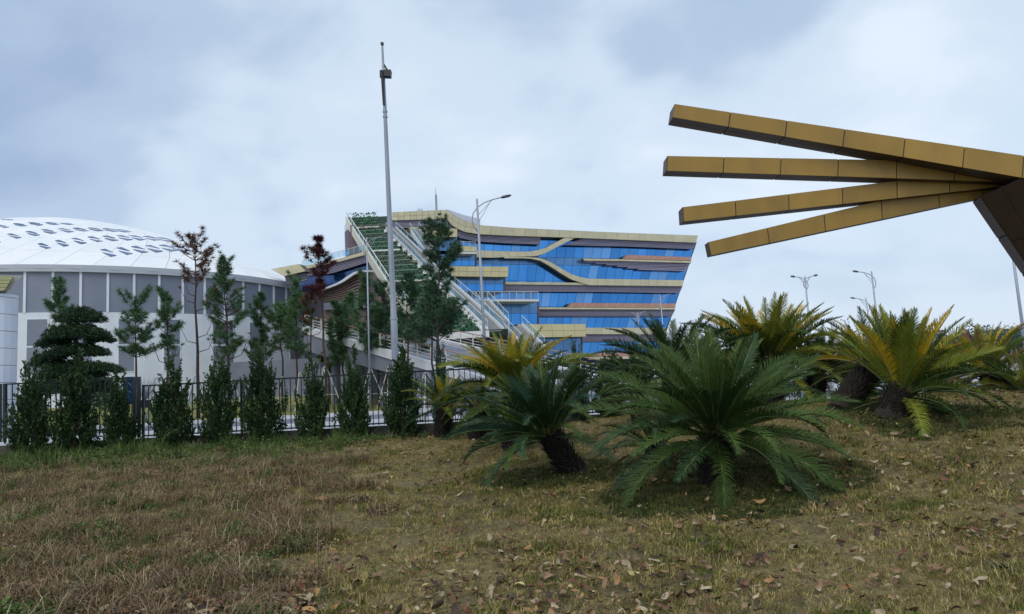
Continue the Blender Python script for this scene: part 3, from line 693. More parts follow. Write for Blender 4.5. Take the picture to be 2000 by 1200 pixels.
arm((147, 625), (152, 702), (2050, 391), (2050, 494), 15.93, .40, [0, .146, .295, .447, .603, .755, 1], 16.45)
arm((285, 815), (300, 886), (2030, 394), (2030, 520), 16.0, .28, [0, .177, .349, .526, .707, .85, 1], 16.7)
# the stem: a folded slab that leans down to the right
def stemq(pts, Y): return [at(*zp(*q), Y) for q in pts]
fr = [at(*zp(*q), y_) for q, y_ in (((1765, 566), 16.2), ((1990, 462), 15.66), ((2330, 522), 15.66), ((2900, 1500), 19.5), ((2480, 1500), 19.8))]
back = [at(*zp(*q), y_) for q, y_ in (((1722, 594), 16.75), ((1990, 470), 16.4), ((2330, 530), 16.4), ((2900, 1500), 20.3), ((2420, 1500), 20.4))]
for q in (fr[3], fr[4], back[3], back[4]): q.z = -1.0
n_ = 5; st = MB(); st.add(fr+back, [(0, 4, 3, 2, 1), (5, 6, 7, 8, 9)]+[(i, (i+1) % n_, (i+1) % n_+n_, i+n_) for i in range(n_)])
sto = st.build('stem', M['joint'], sc_root)
def facequad(a, b, c, d, nu, nv):                # panels laid 15 mm proud on a quad face a-b (across), a-d (down)
    nrm = (b-a).cross(d-a).normalized(); cen = (a+b+c+d)/4
    if nrm.dot(cen) > 0: nrm = -nrm
    for i in range(nu):
        for j in range(nv):
            g = .006
            def pt(u, v): return a.lerp(b, u).lerp(d.lerp(c, u), v)
            u0, u1, v0, v1 = i/nu+g, (i+1)/nu-g, j/nv+g*.5, (j+1)/nv-g*.5
            p = MB(); p.prism([pt(u0, v0), pt(u1, v0), pt(u1, v1), pt(u0, v1)], nrm*.015); p.build('stem_panel', M['sgold_shade'], sto)
facequad(back[0], fr[0], fr[4], back[4], 1, 6)
facequad(fr[0], fr[1], fr[3].lerp(fr[4], .6), fr[4], 2, 5)
facequad(fr[1], fr[2], fr[3], fr[3].lerp(fr[4], .6), 1, 4)

# ================================================================== POLES AND LAMPS
pole = thing('camera_pole', 'tall grey tapering steel pole with a camera box near its top', 'pole', at(776, 765, 30))
a = at(776, 790, 30); b = at(746.5, 85, 30)
p = MB(); p.tube([a, a.lerp(b, .22), a.lerp(b, .24), a.lerp(b, .82), b], [.15, .14, .125, .075, .045], 14); p.build('pole_shaft', M['steel'], pole, True)
for f_, rr_ in ((.225, .16), (.80, .10), (.785, .10)):
    c = a.lerp(b, f_); p = MB(); p.tube([c, c+Vector((0, 0, .08))], rr_, 12); p.build('collar', M['steel'], pole)
c = at(757.5, 145, 30); p = MB(); p.box(c, (.28, .3, .28), Matrix.Rotation(.1, 3, 'Y')); p.build('camera_box', M['black'], pole)
p = MB(); p.bar(at(750, 127, 30), at(759, 141, 30), .07); p.build('bracket', M['black'], pole)
c = at(746.5, 147, 30); p = MB(); p.tube([c+Vector((0, -.1, -.15)), c+Vector((0, -.1, .15))], .09, 10); p.build('cable_box', M['black'], pole)
p = MB(); p.tube([at(747.2, 152, 29.9), at(749.8, 205, 29.9)], [.07, .05], 8); p.build('cable_sleeve', M['black'], pole)
c = at(746.5, 86, 30); p = MB(); p.box(c, (.12, .14, .1)); p.build('camera_head', M['black'], pole)
def lamp(px_top, py_top, px_b, py_b, Y, arms, label, dia=.085, group='curved arm street lamps', head=True):
    top = at(px_top, py_top, Y); low = at(px_b, py_b, Y); d = (low-top).normalized(); base = top + d*((top.z+1.1)/-d.z)
    t_ = thing('street_lamp', label, 'street lamp', base, group)
    p = MB(); p.tube([base, top], [dia*1.25, dia*.7], 10); p.build('pole_shaft', M['lamp'], t_, True)
    H = (top-low).length
    for s, R in arms:                # s = -1 left, 1 right; R reach in metres
        s_ = s
        def q(u, v): return top + Vector((u*s_*R/2.0, 0, v*R/2.0))
        pts = [q(-.02, -1.95), q(-.26, -1.6), q(-.34, -1.25), q(-.26, -.85), q(0.0, -.50), q(.4, -.25), q(.9, -.08), q(1.45, .02)]
        p = MB(); p.tube(pts, dia*.42, 6); p.build('curved_arm', M['lamp'], t_, True)
        p = MB(); p.tube([q(.02, -.95), q(.35, -.62), q(.85, -.13)], dia*.22, 5); p.build('brace', M['lamp'], t_)
        p = MB(); p.tube([q(.02, -1.35), q(.3, -.95), q(.8, -.14)], dia*.2, 5); p.build('brace', M['lamp'], t_)
        if head:
            p = MB(); p.tube([q(1.38, 0.0), q(1.5, .03), q(1.85, .09), q(2.0, .12)], [dia*.4, dia*1.0, dia*1.0, dia*.4], 8); p.build('lamp_head', M['lamp_head'], t_, True)
    return t_
lamp(931.5, 389, 947, 680, 42, [(1, 2.0)], 'grey street lamp with one long arm to the right before the blue building')
lamp(716, 464, 719, 600, 52, [(1, 1.6)], 'slim street lamp partly behind the tall steel pole', .06)
lamp(1572, 540, 1578.5, 610, 80, [(-1, 1.55), (1, 1.4)], 'double armed street lamp above the yellow green cycads', .11)
lamp(1702, 530, 1710, 600, 80, [(-1, 2.05)], 'single armed street lamp over the tall yellow cycad, arm to the left', .11)
lamp(1691, 582, 1695, 612, 105, [(-1, 2.2)], 'lower farther street lamp beside the tall yellow cycad', .11)
M_l = M['lamp']; 
lamp(1245, 610, 1249, 655, 110, [(-1, 1.6), (1, 1.6)], 'small double armed street lamp in front of the lowest glass storey', .10, head=False)
lamp(1289, 576, 1295, 640, 92, [(1, 1.9)], 'thin street lamp in front of the right glass corner of the building', .09, head=False)
lamp(1199, 664, 1200, 690, 100, [(1, .9)], 'short thin lamp post before the brown louvers low on the building', .06, head=False)
lamp(1650, 625, 1652, 660, 130, [(-1, .8)], 'tiny distant street lamp behind the small dark conifer', .1)
a = at(1972, 455, 60); b = at(1999, 650, 60); d = (b-a).normalized(); base = a+d*((a.z+1)/-d.z); a2 = a-d*.6
rp = thing('steel_pole', 'plain slim grey pole rising at the right edge behind the sculpture', 'pole', base)
p = MB(); p.tube([base, a2], [.14, .09], 10); p.build('pole_shaft', M['lamp'], rp, True)
p = MB(); p.tube([base, base+Vector((0, 0, .1))], .3, 10); p.build('base_plate', M['lamp'], rp)
p = MB(); p.box(base+Vector((0, -.16, 1.2)), (.12, .04, .4)); p.build('service_hatch', M['lamp'], rp)
# grey square post seen through fronds
p = MB(); c = at(1628, 640, 60); p.box(c+Vector((0, 0, -2.5)), (.3, .3, 6.2)); tag(p.build('concrete_post', M['kerb']), 'pale square concrete post between the yellow cycads', 'post')
# far buildings on the right
for i_, (x0, x1, yt, Y, lab) in enumerate(((1829, 1846, 648, 300, 'distant pinkish apartment block behind the tall yellow cycad'), (1945, 1985, 646, 320, 'wider distant pinkish apartment block behind the right cycad'))):
    a = at(x0, yt, Y); b = at(x1, yt+(-1 if i_ else 1), Y); t_ = thing('apartment_block', lab, 'building', ((a.x+b.x)/2, Y, -1), 'distant apartment blocks')
    mfar = mat('far_render', (.42, .37, .40), .9)
    p = MB(); p.box(((a.x+b.x)/2, Y+6, (a.z-1.7)/2), (b.x-a.x, 12, a.z+1.7)); p.build('wall', mfar, t_)
    p = MB(); p.box(((a.x+b.x)/2, Y+6, a.z+.3), (b.x-a.x+.6, 12.6, .5)); p.build('roof', M['bronze'], t_)
    for fl in range(5):
        for q in range(3+2*i_):
            p = MB(); p.box((a.x+(b.x-a.x)*(q+.5)/(3+2*i_), Y-.03, a.z-1.6-3*fl), (.9, .1, 1.3)); p.build('window', M['glass_dark'], t_)
# ================================================================== VEGETATION
def needle_mesh(mb, c, d, n, ln, wd, rg, spread=1.0):
    for _ in range(n):
        v = (d*rg.uniform(.25, 1.1) + Vector((rg.gauss(0, 1), rg.gauss(0, 1), rg.gauss(0, .8)))*.55*spread).normalized()
        s_ = v.orthogonal().normalized(); s_.rotate(Quaternion(v, rg.uniform(0, 6.28)))
        l_ = ln*rg.uniform(.6, 1.1)
        mb.add([c-s_*wd, c+s_*wd, c+v*l_+Vector((0, 0, -l_*.12))], [(0, 1, 2)])
M['pine1'] = foliage('pine_needles', (0.06, 0.13, 0.062), (0.115, 0.21, 0.09))
M['pine2'] = foliage('pine_needles_light', (0.075, 0.16, 0.07), (0.13, 0.23, 0.095))
M['pine3'] = foliage('pine_needles_dark', (0.034, 0.08, 0.044), (0.065, 0.13, 0.06))
M['dead'] = foliage('dead_needles_brown', (0.10, 0.045, 0.03), (0.16, 0.085, 0.04))
M['dead2'] = foliage('dead_needles_maroon', (0.07, 0.018, 0.028), (0.12, 0.035, 0.035))
def pine(px, ytop, ybot, wpx, Y, label, m_='pine1', dens=1.0, shape='cone', base_px=None, base_y=755, ground=None, extra=None, group='young pines on the lawn', seed=0, tr=.11, bare=0, low_w=1.0):
    rg = random.Random(seed*7+int(px))
    g = fz(Y) if ground is None else ground
    top = at(px, ytop, Y); bot = at(base_px or px+3, base_y, Y); base = Vector((bot.x, Y, g))
    H = top.z-g; W = wpx/F*Y/2*1.32; cz = (at(px, ybot, Y).z-g)/H        # crown start fraction
    t_ = thing('pine_tree', label, 'pine tree', base, group)
    axis = [base.lerp(top, i/8)+Vector((rg.uniform(-.07, .07), rg.uniform(-.07, .07), 0))*(0 < i < 8) for i in range(9)]
    def ax(f_):
        u = f_*8; i = min(int(u), 7); return axis[i].lerp(axis[i+1], u-i)
    p = MB(); p.tube([a-Vector((0, 0, .3 if i == 0 else 0)) for i, a in enumerate(axis)], [tr*(1-.85*i/8) for i in range(9)], 7); p.build('trunk', M['bark'], t_, True)
    br = MB(); cr_ = MB(); cr2 = MB()
    nW = max(6, int((1-cz)*H/.42)); ns_ = 1.0 if Y > 48 else .8
    for k in range(nW):
        f_ = cz+(1-cz)*(k+.3)/nW; rel = (k+.3)/nW
        if shape == 'cone': Rr = W*(1.02-rel*.62)*(.72+.28*math.sin(rel*9+px)) * (low_w if rel < .3 else 1)
        elif shape == 'round': Rr = W*math.sin(math.pi*min(1, rel*.85+.12))**.7
        elif shape == 'layer': Rr = W*(1 if int(k) % 3 != 1 else .25)*(1.05-rel*.5)
        else: Rr = W*(.55+.45*math.sin(rel*11+px*1.3))*(1.1-rel*.55)
        for b in range(rg.choice((3, 4, 5, 5))):
            if rg.random() > dens*1.15: continue
            a = rg.uniform(0, 6.283); el = rg.uniform(.3, .75)+rel*.35; R = Rr*rg.uniform(.65, 1.12)
            d = Vector((math.cos(a), math.sin(a), 0)); c0 = ax(f_)
            pts = [c0, c0+d*R*.5+Vector((0, 0, R*.5*math.tan(el*.6))), c0+d*R+Vector((0, 0, R*math.tan(el)*.8+R*.12))]
            br.tube(pts, [tr*.28, tr*.17, tr*.06], 4, False)
            nt_ = max(5, int(R*8*dens))
            for q in range(nt_):
                u = .48+.52*(q+rg.random())/nt_
                c = pts[0].lerp(pts[1], u*2) if u < .5 else pts[1].lerp(pts[2], u*2-1)
                side = Vector((-d.y, d.x, 0))*rg.uniform(-.28, .28)*R
                c = c+side+Vector((0, 0, rg.uniform(0, .12)))
                if side.length > .25: br.tube([c-side*.8-Vector((0, 0, .08)), c], [.02, .008], 3, False)
                tgt = cr2 if extra and rg.random() < extra[1] else cr_
                needle_mesh(tgt, c, (d*.6+Vector((0, 0, .8))).normalized(), 28, .46*ns_, .020, rg, 1.35)
    for q in range(6): needle_mesh(cr_, ax(1-.022*q), Vector((0, 0, 1)), 30, .42, .022, rg)
    for q in range(bare):
        a = rg.uniform(0, 6.28); c0 = ax(rg.uniform(.35, cz)); d = Vector((math.cos(a), math.sin(a)*.4, 0)); R = W*rg.uniform(.6, 1.1)
        br.tube([c0, c0+d*R*.6+Vector((0, 0, R*.15)), c0+d*R+Vector((0, 0, R*.9))], [.045, .03, .01], 4, False)
        needle_mesh(cr_, c0+d*R+Vector((0, 0, R*.9)), Vector((0, 0, 1)), 26, .34, .022, rg)
    br.build('branches', M['bark'], t_)
    cr_.build('crown', M[m_], t_)
    if cr2.v: cr2.build('dead_foliage' if 'dead' in extra[0] else 'foliage', M[extra[0]], t_)
    return t_
def stakes(tree_base, px, ytop_px, Y, label, n=3, m_='stake'):
    top = at(px, ytop_px, Y); t_ = thing('support_stakes', label, 'tree stakes', (top.x, Y, fz(Y)), 'stakes propping the young pines')
    feet = []
    for k in range(n):
        a = .5+2*math.pi*k/n; f_ = Vector((top.x+1.35*math.cos(a), Y+1.35*math.sin(a), fz(Y)-.05)); feet.append(f_)
        p = MB(); p.tube([f_, top+Vector((.08*math.cos(a), .08*math.sin(a), 0))], .045, 5); p.build('stake', M[m_], t_)
    mid = [f_.lerp(top, .38) for f_ in feet]
    for k in range(n):
        p = MB(); p.tube([mid[k], mid[(k+1) % n]], .035, 5); p.build('cross_brace', M[m_], t_)
pines = [
 (118, 551, 665, 62, 56, 'broad dark pine rising behind the layered tree at the left', 'pine1', 1.0, 'cone', {}),
 (264, 583, 702, 66, 52, 'thin pine with a ball top and two flat foliage tiers', 'pine1', .9, 'layer', {}),
 (326, 574, 690, 66, 54, 'small pine with open forked branches, left of the tall half dead pine', 'pine1', .8, 'odd', dict(bare=5)),
 (379, 466, 560, 66, 56, 'tall nearly bare pine with a rusty brown dying top', 'dead', .55, 'round', dict(bare=7, tr=.15, base_px=387)),
 (437, 512, 700, 92, 56, 'full green pine with a few rusty twigs, right of the half dead pine', 'pine1', .95, 'cone', dict(extra=('dead', .07), bare=3, base_px=449, tr=.15)),
 (508, 573, 706, 50, 60, 'slender thin pine in front of the grey arena panels', 'pine1', .7, 'odd', dict(bare=3)),
 (549, 604, 690, 70, 62, 'bushy light green low pine before the arena wall', 'pine2', 1.0, 'round', {}),
 (577, 548, 700, 58, 60, 'airy pale green pine just left of the maroon pine', 'pine2', .6, 'cone', dict(bare=2)),
 (606, 562, 640, 44, 58, 'thin pine with brown dying tips between the pale pine and the maroon pine', 'dead', .5, 'odd', dict(extra=('pine1', .4), bare=4)),
 (620, 466, 592, 62, 56, 'tall pine with dead dark maroon needles', 'dead2', 1.0, 'odd', dict(extra=('dead', .12), tr=.13, base_px=640)),
 (657, 590, 720, 52, 62, 'green pine right of the maroon pine', 'pine1', .9, 'cone', dict(tr=.08)),
 (682, 575, 705, 54, 66, 'pine between the maroon pine and the thin lamp post', 'pine2', .8, 'cone', dict(tr=.08)),
 (714, 536, 690, 52, 58, 'pine standing before the thin lamp post', 'pine1', .85, 'cone', dict(base_px=722)),
 (748, 560, 690, 60, 58, 'pine with spreading branches just left of the tall steel pole', 'pine3', .95, 'cone', dict(base_px=758)),
 (793, 543, 675, 66, 52, 'dark pine just right of the tall steel pole', 'pine3', 1.0, 'cone', dict(base_px=799)),
 (856, 443, 672, 118, 42, 'tallest pine, dark and bushy, in front of the planted ramp', 'pine3', 1.15, 'cone', dict(base_px=853, base_y=740, ground=-.9, tr=.12)),
 (838, 560, 668, 60, 43, 'thinner second pine trunk beside the tallest pine', 'pine3', .8, 'cone', dict(base_px=848, base_y=740, ground=-.9, tr=.09)),
 (640, 640, 735, 46, 68, 'small shaded pine low beside the arena corner', 'pine1', .9, 'cone', {}),
 (668, 598, 700, 50, 63, 'pine with light crown before the brown louvred wing', 'pine1', .9, 'cone', {}),
 (735, 602, 700, 48, 60, 'low pine between the thin lamp post and the tall steel pole', 'pine2', .9, 'cone', {}),
 (774, 612, 700, 44, 64, 'small pine partly behind the tall steel pole', 'pine1', .9, 'cone', {}),
 (822, 606, 690, 46, 58, 'small green pine left of the tallest pine', 'pine1', .9, 'cone', {}),
 (700, 640, 720, 40, 70, 'small pine low against the road ramp girder', 'pine2', .8, 'cone', {}),
]
for i, (px, yt, yb, wp, Y, lab, m_, dn, shp, kw) in enumerate(pines): pine(px, yt, yb, wp, Y, lab, m_, dn, shp, seed=i, **kw)
for px, yt, Y, lab, m_ in ((382, 735, 56, 'grey stakes around the trunk of the tall half dead pine', 'steel'), (446, 732, 56, 'pale stakes propping the full green pine', 'stake'),
                       (585, 728, 60, 'pale stakes propping the airy pine near the arena door', 'stake'), (635, 716, 56, 'white stakes propping the maroon pine', 'stake'),
                       (723, 721, 57, 'white stakes in an A shape left of the tall steel pole', 'stake'), (552, 735, 62, 'white stakes under the low bushy pine', 'stake'),
                       (760, 716, 56, 'white stakes just left of the foot of the tall steel pole', 'stake'), (832, 728, 45, 'white crossed stakes behind the fence right of the steel pole', 'stake'), (305, 738, 54, 'dark stakes under the small open pine', 'steel')):
    stakes(None, px, yt, Y, lab, 3, m_)

# layered podocarpus
M['podo'] = foliage('podocarpus_leaf', (0.020, 0.05, 0.024), (0.042, 0.088, 0.036))
M['podo2'] = foliage('podocarpus_new_leaf', (0.05, 0.09, 0.028), (0.10, 0.12, 0.04))
pc = at(150, 745, 40); pd = thing('cloud_pruned_tree', 'dark layered cloud shaped tree at the left behind the fence', 'tree', (pc.x, 40, -1.1))
p = MB(); tp = at(152, 620, 40); p.tube([Vector((pc.x, 40, -1.2)), pc.lerp(tp, .35)+Vector((.2, 0, 0)), pc.lerp(tp, .7)+Vector((-.15, 0, 0)), tp], [.16, .13, .09, .04], 8); p.build('trunk', M['bark'], pd, True)
rg = random.Random(8)
for (px, py, wx, hz_) in ((158, 622, 92, 30), (150, 655, 122, 36), (195, 665, 56, 22), (108, 672, 70, 28), (150, 690, 118, 30), (96, 708, 70, 30), (186, 722, 100, 26), (140, 730, 130, 40), (120, 760, 110, 40), (200, 760, 50, 28)):
    c = at(px, py, 40+rg.uniform(-.5, .5)); rx = wx/F*40/2; rz = hz_*1.3*rg.uniform(.85, 1.2)/F*40/2; a_ = MB(); b_ = MB()
    for q in range(int(rx*rx*760+220)):
        v = Vector((rg.gauss(0, 1), rg.gauss(0, 1), rg.gauss(0, 1))).normalized()*rg.uniform(.55, 1.05)
        w_ = Vector((v.x*rx, v.y*rx*.8, abs(v.z)*rz*1.2-rz*.3+noise.noise(Vector((v.x*2+px, v.y*2, 0)))*.15))
        needle_mesh(b_ if (v.z > .35 and rg.random() < .22) else a_, c+w_, (v+Vector((0, 0, .6))).normalized(), 6, .17, .022, rg)
    p = MB(); p.tube([Vector((pc.x, 40, c.z-.3)), c], [.05, .02], 5); p.build('limb', M['bark'], pd)
    cl = a_.build('foliage_pad', M['podo'], pd)
    if b_.v: b_.build('new_growth', M['podo2'], cl)
# bare shrub in a dark pot and low hedge
pc = at(284, 790, 52); t_ = thing('potted_shrub', 'bare twiggy shrub in a small dark tub on the far lawn', 'shrub', pc)
p = MB(); p.tube([pc+Vector((0, 0, -.25)), pc+Vector((0, 0, .3))], [.28, .42], 12); p.build('tub', M['black'], t_)
p = MB()
for k in range(70):
    d = Vector((rg.gauss(0, .55), rg.gauss(0, .55), rg.uniform(.5, 1.4))); p.tube([pc+Vector((0, 0, .3)), pc+d*.55+Vector((0, 0, .5)), pc+d*1.1+Vector((rg.uniform(-.2, .2), 0, .6))], [.02, .012, .004], 3, False)
p.build('twigs', M['lamp'], t_)

def leafy_ball(name, c, rx, ry, rz, n, s_, m_, label, cat, group=None, seed=1, kind=None):
    rg = random.Random(seed); p = MB()
    for q in range(n):
        v = Vector((rg.gauss(0, 1), rg.gauss(0, 1), rg.gauss(0, 1))).normalized()*(rg.random()**.35)
        k = 1+.3*noise.noise(v*2.2+Vector((seed, 0, 0)))
        w_ = c+Vector((v.x*rx*k, v.y*ry*k, v.z*rz*k)); d = Vector((rg.gauss(0, 1), rg.gauss(0, 1), rg.gauss(0, 1))).normalized(); e_ = d.orthogonal().normalized()
        a = s_*rg.uniform(.6, 1.2); p.add([w_-e_*a*.5, w_+d*a, w_+e_*a*.5, w_-d*a*.6], [(0, 1, 2, 3)])
    o = p.build(name, m_, None); tag(o, label, cat, group, kind); return o
M['far_leaf'] = foliage('distant_leaf', (0.035, 0.07, 0.055), (0.06, 0.10, 0.075), scale=.3)
leafy_ball('round_shrub', at(205, 770, 43), .9, .9, 1.0, 1500, .1, M['pine2'], 'rounded light green shrub behind the fence next to the layered tree', 'shrub', seed=4)
leafy_ball('round_shrub', at(180, 752, 44), 1.0, .9, .8, 1400, .1, M['podo'], 'dark low shrub under the layered tree', 'shrub', seed=7)
# distant trees to the right
for i, (px, py, Y, r_) in enumerate(((1835, 672, 160, 6), (1870, 664, 170, 6), (1905, 652, 165, 7), (1938, 660, 175, 7), (1965, 655, 160, 6), (1992, 652, 165, 7), (2030, 650, 170, 8), (1800, 678, 170, 5), (1350, 690, 150, 5), (1600, 690, 150, 6), (1640, 680, 150, 5))):
    c = at(px, py, Y); t_ = thing('distant_tree', ('distant dark tree just right of the tall yellow cycad', 'distant tree between the two far apartment blocks, left one', 'distant tree between the two far apartment blocks, right one', 'distant taller tree left of the wider far apartment block', 'distant tree right before the wider far apartment block', 'distant tree right of the wider far apartment block', 'distant tree at the right picture edge', 'distant tree behind the tall yellow cycad crown', 'distant tree behind the largest cycad, right of the glass building', 'distant tree behind the leaning cycad trunk', 'distant tree behind the small dark conifer')[i], 'tree', (c.x, Y, -1.5), 'distant trees on the horizon')
    p = MB(); p.tube([Vector((c.x, Y, -1.7)), c], [.4, .15], 6); p.build('trunk', M['bark'], t_)
    rg = random.Random(i); p = MB()
    for q in range(1500):
        v = Vector((rg.gauss(0, 1), rg.gauss(0, 1), rg.gauss(0, 1))).normalized()*(rg.random()**.4); k = 1+.4*noise.noise(v*2.5+Vector((i*3, 0, 0)))
        w_ = c+Vector((v.x*r_*.7*k, v.y*r_*.6*k, v.z*r_*.5*k-r_*.2)); d = Vector((rg.gauss(0, 1), rg.gauss(0, 1), rg.gauss(0, 1))).normalized(); e_ = d.orthogonal()
        p.add([w_-e_*.22, w_+d*.4, w_+e_*.22], [(0, 1, 2)])
    p.build('crown', M['far_leaf'], t_)

# --- junipers in front of the fence
M['jun'] = foliage('juniper_leaf', (0.024, 0.056, 0.022), (0.058, 0.105, 0.032), scale=2.5)
M['jun2'] = foliage('juniper_leaf_blue', (0.018, 0.05, 0.034), (0.035, 0.085, 0.05), scale=2.5)
def juniper_mesh(seed, nf=210):
    """unit shrub: height 1, radius about .3 ; fingers of scale leaf sprays"""
    rg = random.Random(seed); p = MB(); st = MB()
    ph = rg.uniform(0, 6); lean = rg.uniform(-.09, .09); top_ = rg.uniform(.42, .62); lead = [(0, 0, 1.0)]+[(rg.uniform(-.09, .09), rg.uniform(-.09, .09), rg.uniform(.6, .88)) for _ in range(4)]
    for k in range(nf):
        h = (k+rg.random())/nf*.97; a = rg.uniform(0, 6.283)
        prof = (.3+.7*min(1, h/.25))*(1 if h < top_ else max(.05, (1-(h-top_)/(1.02-top_))**1.15))
        prof *= .90+.16*math.sin(3*a+ph+h*5)
        R = .27*prof*(rg.uniform(.6, 1.22) if h > .25 else rg.uniform(.7, 1.4)); d = Vector((math.cos(a), math.sin(a), 0))
        l_x, l_y, l_h = lead[k % 5]; hh = h*l_h; lc = Vector((l_x+lean*h, l_y, 0))*min(1, h*1.5); R *= (1 if k % 5 == 0 else .72); c0 = lc+Vector((0, 0, max(.02, hh-.12))) + d*R*.25; c1 = lc+Vector((0, 0, hh))+d*R; tip = c1+(d*.35+Vector((0, 0, 1))).normalized()*rg.uniform(.04, .11)
        if k % 2 == 0: st.tube([c0, c1], [.006, .002], 3, False)
        ns = 44
        for q in range(ns):
            u = .25+.75*(q+rg.random())/ns
            c = c0.lerp(c1, u*1.35) if u < .74 else c1.lerp(tip, (u-.74)/.26)
            c = c+Vector((rg.gauss(0, .016), rg.gauss(0, .016), rg.gauss(0, .014)))*(1.3-u)
            v = (d*.5+Vector((rg.gauss(0, .55), rg.gauss(0, .55), .75+rg.gauss(0, .3)))).normalized(); s_ = v.orthogonal().normalized(); s_.rotate(Quaternion(v, rg.uniform(0, 6.28)))
            l_ = rg.uniform(.020, .050); wd = l_*.26
            p.add([c, c+v*l_*.45+s_*wd, c+v*l_, c+v*l_*.45-s_*wd], [(0, 1, 2, 3)])
    st.tube([(0, 0, -.03), (0, 0, .85)], [.014, .003], 5, False)
    return p.mesh('juniper_foliage', M['jun']), st.mesh('juniper_stems', M['bark'])
JM = [juniper_mesh(s) for s in (1, 2, 3, 4, 5, 6, 7)]
JM2 = []
for f_, s_ in JM: g_ = f_.copy(); g_.materials.clear(); g_.materials.append(M['jun2']); JM2.append((g_, s_))
jl = [(55, 88, 688, 'juniper nearest the left picture edge, ragged top'), (147, 112, 693, 'broad juniper below the cloud pruned tree, lighter tip'), (233, 80, 722, 'lower juniper left of the thick fence post'),
      (335, 104, 696, 'wide juniper right of the thick fence post, tall thin leader'), (424, 82, 690, 'narrow juniper in front of the stakes of the half dead pine'), (510, 96, 673, 'dense juniper with a tall leader before the bushy low pine'),
      (605, 76, 688, 'compact juniper left of the maroon pine stakes'), (688, 74, 676, 'slim juniper between the maroon pine and the tall steel pole'), (785, 96, 672, 'large juniper hiding the foot of the tall steel pole'),
      (866, 54, 668, 'small narrow juniper in front of the tallest pine'), (1128, 62, 668, 'pointed juniper right of the yellow topped cycad'), (1192, 96, 684, 'dark wide juniper against the fence left of the largest cycad'), (1005, 60, 745, 'low juniper hidden behind the yellow topped cycad'), (945, 70, 770, 'low dark juniper between the two middle cycads')]
for i, (px, wp, yt, lab) in enumerate(jl):
    Y = 21.3 if px < 900 else 20.9
    b = at(px, 800, Y); base = Vector((b.x, Y, gz(b.x, Y)-.03)); top = at(px, yt, Y); H = top.z-base.z; Rw = wp/F*Y/2
    t_ = thing('juniper_shrub', lab, 'shrub', base, 'junipers planted along the fence')
    t_.scale = (Rw/.30, Rw/.30, H/1.0); t_.rotation_euler = (0, 0, i*1.7)
    f_, s_ = (JM2 if i in (9, 10) else JM)[i % 7]
    inst('foliage', f_, t_); inst('stems', s_, t_)

# --- cycads
M['cy_g'] = mat('cycad_green', (0.042, 0.082, 0.018), .58, 0, (0.068, 0.120, 0.026), 3, 3, spec=.2, rnd=.18, trans=.12)
M['cy_d'] = mat('cycad_dark', (0.020, 0.050, 0.018), .5, 0, (0.034, 0.076, 0.024), 3, 3, spec=.25, rnd=.18, trans=.10)
M['cy_b'] = mat('cycad_blue', (0.035, 0.10, 0.075), .42, 0, (0.055, 0.125, 0.09), 3, 3, spec=.4, rnd=.15, trans=.12)
M['cy_o'] = mat('cycad_olive', (0.15, 0.20, 0.022), .5, 0, (0.24, 0.25, 0.028), 3, 3, spec=.4, rnd=.18, trans=.22)
M['cy_y'] = mat('cycad_yellow', (0.62, 0.41, 0.022), .5, 0, (0.46, 0.39, 0.03), 4, 3, spec=.35, rnd=.18, trans=.28)
M['cy_br'] = mat('cycad_brown', (0.20, 0.10, 0.055), .6, 0, (0.28, 0.17, 0.09), 6, 3, spec=.2, rnd=.2, trans=.1)
M['rachis'] = mat('cycad_rachis', (0.10, 0.15, 0.04), .4, 0, (0.16, 0.17, 0.06), 3)
M['rachis_y'] = mat('cycad_rachis_tan', (0.26, 0.20, 0.08), .45)
def frond_mesh(el, droop, seed, nl=84, L_=1.0, fold=.55, twist=0.0):
    """frond of length 1 starting at the origin and heading to +x; el launch angle, droop total bend"""
    rg = random.Random(seed); pts = []; p = Vector((0, 0, 0)); a = el; n = 14
    for i in range(n+1):
        pts.append(p.copy()); p = p+Vector((math.cos(a), 0, math.sin(a)))*(L_/n); a -= droop*(1.0/n)*(.35+1.3*i/n)
    pts = [q+Vector((0, twist*(q.x**2), 0)) for q in pts]
    def at_(u):
        u *= n; i = min(int(u), n-1); return pts[i].lerp(pts[i+1], u-i), (pts[i+1]-pts[i]).normalized()
    ra = MB(); ra.tube([pts[i] for i in (0, 2, 4, 7, 10, 12, 14)], [.010, .0085, .007, .0055, .004, .003, .0015], 4, False)
    lf = MB()
    for i in range(nl):
        u = .13+.87*(i+.5)/nl; c, t = at_(u)
        ln = .165*(.25+.75*min(1, (u-.10)/.22))*(1 if u < .72 else max(.32, 1-(u-.72)/.28*.68))
        sidev = Vector((0, 1, 0)); up = sidev.cross(t)*-1
        if up.z < 0 and abs(t.z) < .9: up = -up
        for s_ in (-1, 1):
            if rg.random() < .03: continue
            ang = math.radians(66-38*u)+rg.gauss(0, .075); fo = fold+rg.gauss(0, .10)
            dl = (t*math.cos(ang)+(sidev*s_*math.cos(fo)+up*math.sin(fo))*math.sin(ang)).normalized()
            l_ = ln*rg.uniform(.92, 1.08); wd = .0055
            wv = t*wd
            mid = c+dl*l_*.55; tip = c+dl*l_+Vector((0, 0, -.16*l_))
            lf.add([c-wv, c+wv, mid+wv*.95, tip, mid-wv*.95], [(0, 1, 2, 4), (4, 2, 3)])
    return lf, ra
FR = {}
